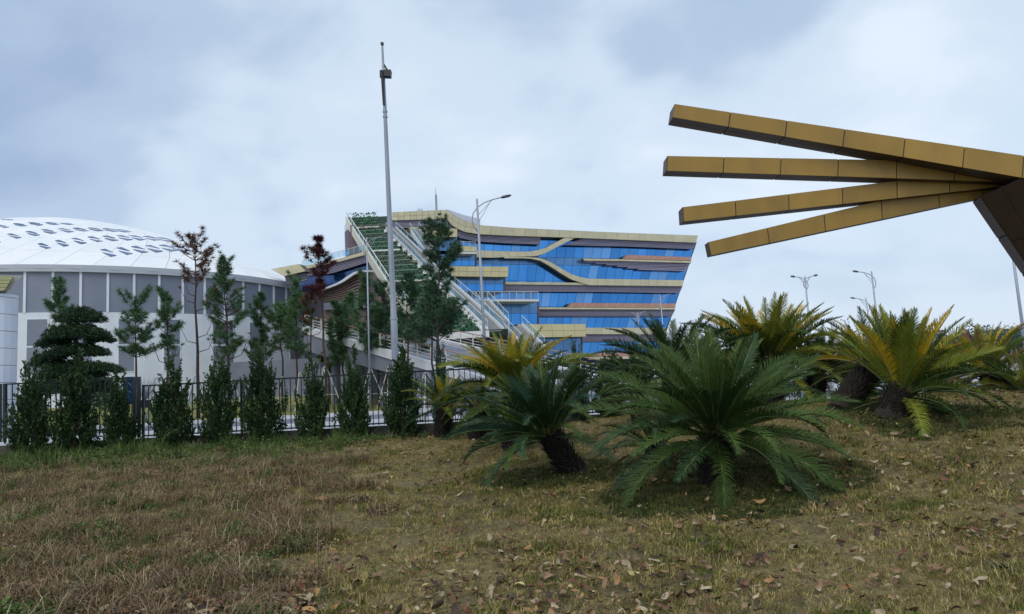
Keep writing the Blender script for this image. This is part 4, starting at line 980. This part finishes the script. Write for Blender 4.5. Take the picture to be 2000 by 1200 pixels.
def frond_get(cls, var, mk):
    key = (cls, var, mk)
    if key not in FR:
        base = ('b', cls, var)
        if base not in FR:
            el, dr_ = [(1.42, .25), (1.22, .50), (.95, .80), (.68, 1.05), (.38, 1.15), (.08, 1.10), (-.25, .75)][cls]
            lf, ra = frond_mesh(el, dr_*(.66+.24*var), cls*10+var, twist=(-.12, .14, .03)[var])
            FR[base] = (lf.mesh('frond_leaflets', None), ra.mesh('frond_rachis', None))
        a = FR[base][0].copy(); a.materials.clear(); a.materials.append(M[mk])
        r_ = FR[base][1].copy(); r_.materials.clear(); r_.materials.append(M['rachis_y' if mk in ('cy_y', 'cy_br') else 'rachis'])
        FR[key] = (a, r_)
    return FR[key]
def cycad(base, head, Lf, n, pal, label, seed, trunk_r=.2, tiltf=1.0, az_skip=None, cls_w=None, group='cycads on the mound', axis=None, upf=.85):
    """base and head: trunk ends; pal(cls, az, rg) -> material key"""
    rg = random.Random(seed); t_ = thing('cycad', label, 'cycad', base, group)
    tv = head-base; ax_ = tv.normalized()
    rot = Vector((0, 0, 1)).rotation_difference(axis.normalized() if axis is not None else ax_.lerp(Vector((0, 0, 1)), 1-.55*tiltf).normalized()).to_matrix().to_4x4()
    p = MB(); p.tube([base-ax_*.12, base, base+tv*.35, base+tv*.8, head], [trunk_r*1.15, trunk_r*1.1, trunk_r, trunk_r*1.02, trunk_r*.75], 12); p.build('trunk', M['cyc_trunk'], t_)
    p = MB()                                        # old leaf bases, a rough coat of scales
    nsc = int(tv.length/.035)
    sx = ax_.orthogonal().normalized(); sy = ax_.cross(sx)
    for i in range(nsc):
        for q in range(16):
            a = (q+.5*(i % 2))*2*math.pi/16+rg.uniform(-.1, .1); d = sx*math.cos(a)+sy*math.sin(a); c = base+ax_*(i*.035)+d*trunk_r*.98
            o_ = (d*.75+ax_*.8).normalized(); s_ = d.cross(ax_)*.028; l_ = rg.uniform(.06, .15)
            p.add([c-s_, c+s_, c+o_*l_+s_*.4, c+o_*l_-s_*.4, c-ax_*.01+d*.02], [(0, 1, 2, 3), (0, 4, 1)])
    p.build('leaf_bases', M['cyc_trunk'], t_)
    p = MB()
    for q in range(60):
        a = rg.uniform(0, 6.28); r_ = rg.random()*trunk_r*.7; c = head+sx*math.cos(a)*r_+sy*math.sin(a)*r_; v = (ax_+sx*rg.gauss(0, .5)+sy*rg.gauss(0, .5)).normalized(); s_ = v.orthogonal().normalized()*.012
        p.add([c-s_, c+s_, c+v*rg.uniform(.05, .14)], [(0, 1, 2)])
    p.build('crown_bud', M['cy_br'], t_)
    gold = 2.39996
    n = int(n*1.55); ws = cls_w or [.07, .13, .17, .19, .18, .16, .10]
    cls_list = []
    for c_, w_ in enumerate(ws): cls_list += [c_]*int(round(w_*n))
    for i, c_ in enumerate(cls_list):
        az = i*gold+rg.uniform(-.12, .12)
        if az_skip and az_skip(c_, az % 6.2832): continue
        mk = pal(c_, az % 6.2832, rg); a_, r_ = frond_get(c_, rg.choice((0, 1, 2)), mk)
        ln = Lf*rg.uniform(.86, 1.08)*(upf*.95, upf, .5+upf*.5, 1, 1, 1, 1)[c_]
        Mx = Matrix.Translation(head-base) @ rot @ Matrix.Rotation(az, 4, 'Z') @ Matrix.Rotation(rg.gauss(0, .05), 4, 'Y') @ Matrix.Translation(Vector((trunk_r*.5, 0, -.015*c_))) @ Matrix.Rotation(rg.gauss(0, .22), 4, 'X') @ Matrix.Scale(ln, 4)
        # in front the crown is seen from just below its middle
        f_ = inst('frond', a_, t_, Mx); inst('rachis', r_, f_)
    return t_
def pal_of(*ws):
    """ws: (key, weight) ...; upper fronds lean to the first entries of 'top'"""
    def f_(c_, az, rg):
        x = rg.random()*sum(w_ for _, w_ in ws)
        for k_, w_ in ws:
            x -= w_
            if x <= 0: return k_
        return ws[0][0]
    return f_
def pal_top(top, low, cut=2):
    a, b = pal_of(*top), pal_of(*low)
    return lambda c_, az, rg: a(c_, az, rg) if c_ <= cut else b(c_, az, rg)
G1 = (('cy_g', 7), ('cy_d', 3)); 
# largest, low green cycad in the middle
bb_ = ground_hit(1400, 945); hb = at(1396, 842, bb_.y)
cycad(bb_, Vector((hb.x, bb_.y-.05, hb.z)), 1.72, 48, pal_top((('cy_g', 12), ('cy_d', 1.5)), (('cy_g', 10), ('cy_d', 3)), 3), 'largest cycad, spreading deep green fronds low over the lawn', 21, .20, .3, upf=.76, axis=Vector((0.03, -.34, 1)), cls_w=[.10, .18, .21, .22, .17, .09, .03])
# leaning cycad with the dark trunk left of it
ba_ = ground_hit(1122, 926); ha = at(1072, 845, ba_.y)
cycad(ba_, Vector((ha.x, ba_.y, ha.z)), 1.55, 44, pal_of(('cy_d', 6), ('cy_g', 3), ('cy_b', 1.2)), 'leaning cycad with a short thick black trunk and blue green fronds', 33, .19, 1.25, upf=.80, axis=Vector((-.30, -.1, 1)), cls_w=[.14, .22, .22, .20, .16, .05, .0],
      az_skip=lambda c_, az: c_ >= 4 and (az < .9 or az > 5.4))
# small trunk between
bs = ground_hit(1288, 908); cycad(bs, bs+Vector((-.05, 0, .32)), .9, 16, pal_of(('cy_d', 1)), 'small dark cycad stump half under the largest cycad', 5, .13, .3)
# right tall yellow one
bc = ground_hit(1740, 812); hc = at(1762, 765, bc.y)
cycad(bc, Vector((hc.x, bc.y, hc.z)), 1.42, 54, pal_top((('cy_y', 4), ('cy_o', 5), ('cy_g', 4)), (('cy_g', 9), ('cy_o', 2.5)), 2), 'tall upright cycad with mixed yellow and green fronds at the right', 44, .21, .5, upf=1.0, cls_w=[.20, .24, .18, .14, .12, .08, .05], az_skip=lambda c_, az: c_ >= 3 and 2.2 < az < 4.2)
# leaning dark trunk
bd = ground_hit(1642, 800); hd = at(1706, 712, bd.y+.6)
cycad(bd, hd, 1.15, 24, pal_top((('cy_y', 4), ('cy_o', 3), ('cy_g', 2)), (('cy_y', 2), ('cy_o', 2), ('cy_g', 3)), 2), 'cycad with a long leaning dark trunk and orange yellow fronds', 52, .18, 1.0, az_skip=lambda c_, az: (az < 1.3 or az > 5.0) and c_ > 1)
def cy(px, pyb, pxh, pyh, Lf, n, pal, lab, seed, r_=.24, tl=.6, cw=None, Y=None, skip=None, up=.8):
    b = ground_hit(px, pyb)
    if Y: q = at(px, pyb, Y); b = Vector((q.x, Y, gz(q.x, Y)))
    h = at(pxh, pyh, b.y); cycad(b, h, Lf, n, pal, lab, seed, r_, tl, cls_w=cw, az_skip=skip, upf=up)
YT = (('cy_y', 3.6), ('cy_o', 7), ('cy_g', 1))
cy(1500, 790, 1502, 706, 1.78, 60, pal_top(YT, (('cy_o', 5), ('cy_d', 2), ('cy_g', 5)), 2), 'broad cycad with bright yellow green crown behind the largest one', 61, .28, .4, [.12, .20, .2, .18, .16, .10, .04], Y=15.5)
cy(1320, 800, 1318, 722, 1.55, 28, pal_of(('cy_d', 5), ('cy_g', 4)), 'dark green cycad with long arching fronds behind the left of the largest one', 62, .24, .3, [.06, .22, .28, .2, .12, .08, .04], Y=14.5)
cy(1590, 790, 1596, 730, 1.45, 40, pal_of(('cy_d', 7), ('cy_g', 2)), 'very dark shaded cycad behind the leaning trunk', 63, .22, .3, Y=17)
cy(1000, 830, 1004, 758, 1.75, 50, pal_top((('cy_y', 5), ('cy_o', 6), ('cy_b', 1)), (('cy_g', 3), ('cy_d', 3), ('cy_o', 4)), 2), 'cycad with a bright yellow fountain crown right of the tall poles', 64, .22, .4, [.06, .18, .30, .26, .10, .06, .04], Y=15.5, up=.72)
cy(930, 835, 935, 790, 1.0, 22, pal_of(('cy_d', 6), ('cy_g', 4)), 'shaded cycad in front of the fence below the yellow crowned one', 65, .2, .4, Y=18.5)
cy(862, 838, 868, 792, 1.15, 26, pal_of(('cy_o', 4), ('cy_y', 2), ('cy_d', 4)), 'small olive and yellow cycad next to the narrow juniper', 66, .18, .4, [.16, .22, .2, .16, .12, .1, .04], Y=19.5)
cy(1975, 800, 1925, 722, 1.35, 36, pal_top((('cy_y', 3), ('cy_br', 2.2), ('cy_o', 2)), (('cy_o', 4), ('cy_g', 3), ('cy_br', 1)), 2), 'cycad with yellow and pinkish brown fronds near the right edge', 67, .24, .8, [.1, .2, .18, .16, .16, .12, .08], Y=16.5)
cy(2010, 815, 2015, 770, 1.3, 30, pal_of(('cy_o', 5), ('cy_g', 4), ('cy_br', 1)), 'olive cycad cut by the right picture edge', 68, .24, .4, Y=15.0)
cy(1840, 790, 1842, 728, 1.2, 28, pal_of(('cy_d', 4), ('cy_g', 4), ('cy_o', 2)), 'green cycad behind the tall yellow one', 69, .22, .3, Y=18.5)
cy(1420, 800, 1410, 722, 1.3, 26, pal_of(('cy_d', 5), ('cy_g', 3)), 'dark cycad hidden between the broad yellow green one and the largest one', 70, .22, .3, Y=18)
cy(1250, 800, 1246, 748, 1.15, 26, pal_of(('cy_d', 6), ('cy_g', 2)), 'low dark cycad between the wide juniper and the largest cycad', 71, .2, .3, Y=18)
cy(1700, 790, 1690, 752, 1.1, 22, pal_of(('cy_d', 6), ('cy_g', 2), ('cy_br', .6)), 'shaded low cycad behind the leaning dark trunk', 72, .2, .3, Y=19)
# small conifer between the yellow cycads
c = at(1653, 632, 24); t_ = thing('small_conifer', 'small dark pointed conifer rising between the yellow cycads', 'conifer', (c.x, 24, -1.1), None)
t_.scale = (1.5, 1.5, c.z+1.1); inst('foliage', JM[1][0], t_); inst('stems', JM[1][1], t_)

# ================================================================== GROUND COVER
def blade_clump(name, n, h, spread, wd, m_, seed, lean=.6, seg=2):
    rg = random.Random(seed); p = MB()
    for i in range(n):
        a, b = rg.uniform(0, 6.28), rg.uniform(0, 6.28); r_ = spread*math.sqrt(rg.random()); c = Vector((math.cos(a)*r_, math.sin(a)*r_, -.005))
        H = h*rg.uniform(.5, 1.25); d = Vector((math.cos(b), math.sin(b), 0))*H*lean*rg.uniform(.3, 1.5); s_ = Vector((-math.sin(b), math.cos(b), 0))*wd
        m1 = c+d*.35+Vector((0, 0, H*.6)); tp = c+d+Vector((0, 0, H*rg.uniform(.7, 1)))
        p.add([c-s_, c+s_, m1+s_*.8, m1-s_*.8, tp], [(0, 1, 2, 3), (3, 2, 4)])
    o = bpy.data.objects.new(name, p.mesh(name, m_)); return o
def leaf_clump(name, n, h, spread, sz, m_, seed):
    rg = random.Random(seed); p = MB()
    for i in range(n):
        a = rg.uniform(0, 6.28); r_ = spread*math.sqrt(rg.random()); c = Vector((math.cos(a)*r_, math.sin(a)*r_, h*rg.uniform(.1, 1)))
        d = Vector((rg.gauss(0, 1), rg.gauss(0, 1), rg.gauss(.2, .5))).normalized(); s_ = d.cross(Vector((0, 0, 1))).normalized()*sz*.38; l_ = sz*rg.uniform(.6, 1.2)
        p.add([c, c+d*l_*.5+s_, c+d*l_, c+d*l_*.5-s_], [(0, 1, 2, 3)])
        if i % 3 == 0: p.add([(c.x*.5-.001, c.y*.5, 0), (c.x*.5+.001, c.y*.5, 0), c], [(0, 1, 2)])
    return bpy.data.objects.new(name, p.mesh(name, m_))
def gcol(name, a, b, rough=.8, tr=.15): return mat(name, a, rough, 0, b, 1.3, 3, spec=.15, rnd=.5, trans=tr)
M['g_tan'] = gcol('grass_tan', (0.36, 0.285, 0.11), (0.48, 0.39, 0.18)); M['g_olive'] = gcol('grass_olive', (0.19, 0.18, 0.05), (0.28, 0.235, 0.08))
M['g_green'] = gcol('grass_green', (0.08, 0.115, 0.028), (0.12, 0.145, 0.04)); M['g_brown'] = gcol('grass_brown', (0.18, 0.125, 0.07), (0.36, 0.26, 0.155))
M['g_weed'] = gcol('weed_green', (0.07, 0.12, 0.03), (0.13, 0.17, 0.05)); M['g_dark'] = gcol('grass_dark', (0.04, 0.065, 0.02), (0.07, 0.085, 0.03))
M['g_pale'] = gcol('flower_lilac', (0.50, 0.42, 0.50), (0.6, 0.55, 0.6)); M['g_straw'] = gcol('straw', (0.40, 0.32, 0.20), (0.55, 0.46, 0.31))
def coll(name, objs):
    c = bpy.data.collections.new(name)
    for o in objs: c.objects.link(o)
    return c
def scatter(name, pts, idx, scl, rot, collection):
    me = bpy.data.meshes.new(name); me.from_pydata(pts, [], [])
    for nm, ty, arr in (('pick', 'INT', idx), ('scl', 'FLOAT', scl)):
        at_ = me.attributes.new(nm, ty, 'POINT'); at_.data.foreach_set('value', arr)
    at_ = me.attributes.new('rot', 'FLOAT_VECTOR', 'POINT'); at_.data.foreach_set('vector', np.array(rot, dtype=np.float32).ravel())
    o = bpy.data.objects.new(name, me); COL.objects.link(o); o['kind'] = 'stuff'
    ng = bpy.data.node_groups.new(name+'_nodes', 'GeometryNodeTree'); ng.interface.new_socket('Geometry', in_out='INPUT', socket_type='NodeSocketGeometry'); ng.interface.new_socket('Geometry', in_out='OUTPUT', socket_type='NodeSocketGeometry')
    n = ng.nodes; l = ng.links; gi = n.new('NodeGroupInput'); go = n.new('NodeGroupOutput'); ip = n.new('GeometryNodeInstanceOnPoints'); ci = n.new('GeometryNodeCollectionInfo')
    ci.inputs['Collection'].default_value = collection; ci.inputs['Separate Children'].default_value = True; ci.inputs['Reset Children'].default_value = True
    l.new(gi.outputs[0], ip.inputs['Points']); l.new(ci.outputs[0], ip.inputs['Instance']); ip.inputs['Pick Instance'].default_value = True
    for nm, ty, sk in (('pick', 'INT', 'Instance Index'), ('scl', 'FLOAT', 'Scale'), ('rot', 'FLOAT_VECTOR', 'Rotation')):
        na = n.new('GeometryNodeInputNamedAttribute'); na.data_type = ty; na.inputs[0].default_value = nm; l.new(na.outputs[0], ip.inputs[sk])
    l.new(ip.outputs[0], go.inputs[0]); md = o.modifiers.new('scatter', 'NODES'); md.node_group = ng
    return o
# collection children come back sorted by name
kinds = []
def K(nm, o): o.name = '%02d_%s' % (len(kinds), nm); kinds.append(o); return len(kinds)-1
T_TAN = [K('t', blade_clump('t', 16, .045, .075, .0022, M['g_tan'], s, .9)) for s in (1, 2, 3)]
T_OL = [K('o', blade_clump('o', 16, .045, .075, .0024, M['g_olive'], s, .8)) for s in (4, 5, 6)]
T_GR = [K('g', blade_clump('g', 16, .05, .07, .0026, M['g_green'], s, .7)) for s in (7, 8)]
T_BR = [K('b', blade_clump('b', 13, .105, .07, .0026, M['g_brown'], s, 1.0)) for s in (9, 10, 11)]
T_ST = [K('s', blade_clump('s', 5, .16, .08, .0016, M['g_straw'], s, 1.1)) for s in (12, 13)]
T_DK = [K('d', blade_clump('d', 16, .06, .07, .0028, M['g_dark'], s, .7)) for s in (14, 15)]
T_LF = [K('l', leaf_clump('l', 22, .09, .09, .028, M['g_weed'], s)) for s in (16, 17)]
T_LD = [K('m', leaf_clump('m', 20, .07, .09, .024, M['g_dark'], s)) for s in (18,)]
T_BL = [K('n', leaf_clump('n', 18, .05, .08, .03, M['g_brown'], s)) for s in (19, 20)]
T_TALL = [K('v', blade_clump('v', 18, .24, .07, .0035, M['g_weed'], s, .7)) for s in (21,)]
GC = coll('ground_cover_sources', kinds)
rng_ = np.random.default_rng(4)
pts = []; idx = []; scl = []; rot = []
under = [(bb_.x, bb_.y-.2, 2.3), (ba_.x-.4, ba_.y-.1, 1.8), (bc.x+.5, bc.y, 1.9), (bs.x, bs.y, 1.2)]  # circles where the cycads' shade is painted with darker, greener clumps
def bnd(y): return -.75-.165*y
y = 4.3
while y < 21.9:
    dy = .25; hw = .74*y+1.2; dens = 470*math.exp(-(y-5)/11.5); n_ = int(dens*2*hw*dy)
    X = rng_.uniform(-hw, hw, n_); Yy = rng_.uniform(y, y+dy, n_); R1 = rng_.random(n_); R2 = rng_.random(n_); R3 = rng_.random(n_)
    for xx, yy, r1, r2_, r3 in zip(X, Yy, R1, R2, R3):
        if xx > 13.5: continue
        nz = noise.noise(Vector((xx*.9, yy*.9, 7)))+.5*noise.noise(Vector((xx*3, yy*3, 2))); n2_ = noise.noise(Vector((xx*.45, yy*.45, 31)))
        n3_ = noise.noise(Vector((xx*1.9, yy*1.9, 77))); left = xx < bnd(yy)+1.1*n2_+.9*n3_; s_ = .8+.5*r2_
        shade_ = max((1-math.hypot(xx-u, (yy-v)*1.15)/q) for u, v, q in under)
        if left:
            fence_near = sm((yy-15.5-1.2*n2_)/3.5)
            if r1 < fence_near*.62: k = rng_.choice(T_LF+T_LF+T_LF+T_GR+T_LD+T_TALL+T_OL) ; s_ *= (.7+.8*r2_)*(1-.5*sm((yy-19.8)/1.2))
            elif n3_ < -.22 and r2_ < .75: k = rng_.choice(T_DK+T_OL+T_LD+T_LF); s_ *= 1.05
            elif nz > .15 and r2_ < (nz-.1)*1.5: k = rng_.choice(T_LF+T_GR+T_LD+T_OL); s_ *= 1.0
            elif r1 < .32+.3*nz: k = rng_.choice(T_BR); s_ *= 1.15
            elif r1 < .46: k = rng_.choice(T_TAN+T_OL); s_ *= 1.5
            elif r1 < .56: k = rng_.choice(T_ST)
            elif r1 < .74: k = rng_.choice(T_OL); s_ *= 1.3
            elif r1 < .84: k = rng_.choice(T_BL)
            else: k = rng_.choice(T_DK+T_LD+T_GR)
            if n3_ > .2 and r3 < .5: k = rng_.choice(T_BL); s_ *= .8
            s_ *= .55+.9*sm(nz*.9+.55)
        elif shade_ > .25+.25*nz:
            k = rng_.choice(T_DK+T_DK+T_GR+T_OL) if r1 < .9 else rng_.choice(T_LD)  # dark clumps stand in for shade below the fronds
        else:
            if nz > .38 or (yy > 18.5 and r3 < .5): k = rng_.choice(T_GR+T_OL)
            elif r1 < .40-.5*nz: k = rng_.choice(T_TAN)
            elif r1 < .80: k = rng_.choice(T_OL)
            elif r1 < .87: k = rng_.choice(T_GR)
            elif r1 < .96: k = rng_.choice(T_BR); s_ *= .6
            else: k = T_ST[0]; s_ *= .6
            if n3_ < -.30 and r3 < .75: continue
            s_ *= (.5+.6*sm(nz+.5))*(1.5 if r2_ > .95 else 1)
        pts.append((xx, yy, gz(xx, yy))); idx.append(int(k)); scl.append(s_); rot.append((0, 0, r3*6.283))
    y += dy
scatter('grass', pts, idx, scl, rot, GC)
# green weedy tussocks seen at the lower left, and lush plants along the footing
wk = []
def KW(o): o.name = '%02d_w' % len(wk); wk.append(o)
KW(leaf_clump('w', 60, .22, .2, .06, M['g_weed'], 31)); KW(leaf_clump('w', 50, .14, .22, .045, M['g_weed'], 32)); KW(blade_clump('w', 46, .3, .12, .004, M['g_weed'], 33, .8)); KW(leaf_clump('w', 60, .3, .2, .05, M['g_dark'], 34)); KW(blade_clump('w', 22, .34, .15, .002, M['g_straw'], 35, .9))
WC = coll('weed_sources', wk); pts = []; idx = []; scl = []; rot = []
rg = random.Random(77)
for q in range(420):
    xx = rg.uniform(-15.5, -2.5) if q % 3 else rg.uniform(-15.5, 1.5); yy = 20.9-abs(rg.gauss(0, .8)); 
    if yy < 18: continue
    pts.append((xx, yy, gz(xx, yy))); idx.append(rg.choice((0, 1, 1, 2, 3, 4))); scl.append(rg.uniform(.45, .95)); rot.append((0, 0, rg.uniform(0, 6)))
for px, py, k, s_ in ((170, 1040, 1, .8), (300, 1000, 1, .8), (345, 1010, 1, .6), (230, 1120, 2, .55), (250, 1128, 2, .5), (560, 1180, 1, .4), (640, 980, 1, .6), (1035, 905, 3, .9), (1033, 890, 3, .8), (880, 855, 0, .9), (835, 852, 0, .8), (1240, 870, 1, .8), (1180, 885, 1, .7),
                      (1975, 800, 0, 1.0), (1950, 812, 1, 1.0), (1700, 805, 3, .8), (340, 845, 0, 1.1), (360, 860, 0, 1.0), (640, 850, 2, .9), (680, 858, 2, .8), (720, 855, 2, .7), (100, 1060, 1, .6), (30, 1080, 1, .7)):
    g_ = ground_hit(px, py); pts.append(tuple(g_)); idx.append(k); scl.append(s_); rot.append((0, 0, rg.uniform(0, 6)))
scatter('weeds', pts, idx, scl, rot, WC)
# small lilac flower heads among the weeds
p = MB()
for q in range(650):
    yy = rg.uniform(5.2, 18); xx = rg.uniform(-.74*yy-.5, bnd(yy)+.3); z = gz(xx, yy)+rg.uniform(.09, .17); r_ = rg.uniform(.004, .009); c = Vector((xx, yy, z))
    p.add([c+Vector(v)*r_ for v in ((1, 0, 0), (-1, 0, 0), (0, 1, 0), (0, -1, 0), (0, 0, 1), (0, 0, -1))], [(0, 2, 4), (2, 1, 4), (1, 3, 4), (3, 0, 4), (2, 0, 5), (1, 2, 5), (3, 1, 5), (0, 3, 5)])
    p.add([c, c+Vector((.001, 0, 0)), c-Vector((rg.uniform(-.02, .02), 0, .12))], [(0, 1, 2)])
tag(p.build('weed_flowers', M['g_pale']), kind='stuff')
# --- fallen leaves
LM = {}
lf_cols = {'a': ((.20, .125, .07), (.29, .19, .11)), 'b': ((.33, .26, .16), (.45, .37, .25)), 'c': ((.12, .055, .035), (.20, .10, .06)), 'd': ((.36, .19, .07), (.44, .27, .12)), 'e': ((.045, .032, .026), (.09, .06, .045)), 'f': ((.44, .36, .12), (.52, .44, .2))}
for k_, (a, b) in lf_cols.items(): LM[k_] = mat('fallen_leaf_'+k_, a, .7, 0, b, 14, 4, spec=.25, rnd=.2)
def leaf_geo(seed):
    rg = random.Random(seed); nx, ny = 6, 4; vs = []; asp = rg.uniform(.34, .5); cu = rg.uniform(-1.6, 1.9); cv = rg.uniform(.3, 2.0); tw = rg.uniform(-.6, .6)
    for i in range(nx+1):
        u = i/nx; w_ = asp*math.sin(math.pi*min(1, u*.93+.05))**.75
        for j in range(ny+1):
            v = (j/ny-.5)*w_; x = u-.5; z = cu*(x*x-.08)*.45+cv*v*v*1.6+tw*x*v+.03*math.sin(9*u+j+seed)
            vs.append(Vector((x, v, z)))
    mz = min(v.z for v in vs)
    return [Vector((v.x, v.y, v.z-mz)) for v in vs], [(i*(ny+1)+j, (i+1)*(ny+1)+j, (i+1)*(ny+1)+j+1, i*(ny+1)+j+1) for i in range(nx) for j in range(ny)]
LG = [leaf_geo(s) for s in range(8)]
lmesh = {}
for i, (v_, f_) in enumerate(LG):
    for k_ in LM:
        mb = MB(); mb.add(v_, f_); lmesh[(i, k_)] = mb.mesh('leaf', LM[k_], smooth=True)
spots = []
for q in range(14000):
    yy = 4.6+17*rg.random()**1.15; hw = .73*yy+.5; xx = rg.uniform(-hw, min(hw, 13.5))
    left = xx < bnd(yy); nz = noise.noise(Vector((xx*.8, yy*.8, 55)))+.6*noise.noise(Vector((xx*2.6, yy*2.6, 5)))
    pr = .10 if left else .17
    pr += .8*max(0, nz-.15)
    if xx > 1.5: pr += .14*sm((xx-1)/4)
    if left and yy > 9: pr *= .22
    if rg.random() < pr*(1.25 if yy > 7 else .95): spots.append((xx, yy))
for q in range(1300):                                  # litter drift at the lower left corner
    px = rg.uniform(-40, 620); py = 1212-abs(rg.gauss(0, 1))*(46 if px < 520 else 22)
    g_ = ground_hit(px, py); spots.append((g_.x, g_.y))
for cx_, cy_, sx_, sy_, n_ in ((1320, 900, 90, 14, 110), (1190, 925, 60, 12, 70), (1940, 1045, 55, 14, 70), (1100, 1110, 160, 30, 90), (850, 1150, 200, 30, 130), (1000, 1190, 300, 18, 120), (1550, 1140, 200, 30, 60), (1850, 900, 120, 30, 80), (1420, 1030, 80, 8, 40), (1760, 830, 100, 8, 50)):
    for q in range(n_):
        g_ = ground_hit(rg.gauss(cx_, sx_), min(1215, rg.gauss(cy_, sy_))); spots.append((g_.x, g_.y))
spots.sort(key=lambda s: s[0]**2*.3+s[1]**2)
NL = 290; used = [(x, y) for x, y in spots if y > 5.05 and abs(x) < .70*y]
near = set(used[:NL]); fargeo = {k_: MB() for k_ in LM}
def leaf_mx(x, y):
    s_ = rg.choice((rg.uniform(.04, .085), rg.uniform(.045, .095), rg.uniform(.075, .13)))*(1 if x > bnd(y) or y < 7 else .8)
    return Matrix.Translation((x, y, gz(x, y)+rg.uniform(.022, .055))) @ Matrix.Rotation(rg.uniform(0, 6.28), 4, 'Z') @ Matrix.Rotation(rg.gauss(0, .5), 4, 'X') @ Matrix.Rotation(rg.gauss(0, .45), 4, 'Y') @ Matrix.Scale(s_, 4)
for (x, y) in spots:
    k_ = rg.choices('abcdef', (5, 3.6, 4.4, .8, 3.2, .4))[0]; i = rg.randrange(8); mx_ = leaf_mx(x, y)
    if (x, y) in near:
        o = inst('fallen_leaf', lmesh[(i, k_)], None, mx_); u = x/y
        zone = ('in the leaf drift at the lower left corner', 'among the brown weeds near the lower left', 'on the grass at the bottom centre', 'on the dry grass right of the bottom centre', 'on the dry grass near the lower right corner')[0 if u < -.38 else 1 if u < -.2 else 2 if u < .12 else 3 if u < .38 else 4]
        cl_ = dict(a='reddish brown', b='pale greyish tan', c='dark brown', d='orange tan', e='nearly black', f='dull yellow')[k_]
        tag(o, '%s dry leaf %s' % (cl_, zone), 'leaf', '%s leaves %s' % (cl_, zone))
    else: fargeo[k_].add([mx_ @ v for v in LG[i][0]], LG[i][1])
for k_, mb in fargeo.items(): tag(mb.build('leaf_litter', LM[k_], smooth=True), kind='stuff')
def single(px, py, k_, i, s_, rz, lab):
    g_ = ground_hit(px, py); o = inst('fallen_leaf', lmesh[(i, k_)], None, Matrix.Translation(g_+Vector((0, 0, .05))) @ Matrix.Rotation(rz, 4, 'Z') @ Matrix.Rotation(.35, 4, 'X') @ Matrix.Scale(s_, 4)); tag(o, lab, 'leaf')
single(1484, 990, 'd', 2, .16, .3, 'large orange leaf standing just below the fronds of the largest cycad')
single(626, 984, 'd', 5, .20, .1, 'large orange tan leaf alone among the weeds')
single(1707, 912, 'b', 1, .17, .5, 'large pale lilac leaf on the right slope')
single(1388, 1019, 'd', 3, .12, 1.0, 'orange leaf flat on the grass below the largest cycad')
# mossy lump
g_ = ground_hit(546, 1178); p = MB(); vs = []; fs = []
for i in range(13):
    for j in range(24):
        th = math.pi/2*i/12; a = 2*math.pi*j/24; v = Vector((math.cos(a)*math.sin(th)*.21, math.sin(a)*math.sin(th)*.13, math.cos(th)*.095)); v *= 1+.16*noise.noise(v*9); vs.append(g_+v-Vector((0, 0, .02)))
for i in range(12):
    for j in range(24): fs.append((i*24+j, i*24+(j+1) % 24, (i+1)*24+(j+1) % 24, (i+1)*24+j))
p.add(vs, fs); M['moss'] = mat('mossy_stone', (.10, .085, .025), .95, 0, (.15, .10, .05), 22, bump=.8, bscale=60)
tag(p.build('mossy_stone', M['moss'], smooth=True), 'low rounded stone covered in brownish moss at the lower left', 'stone')
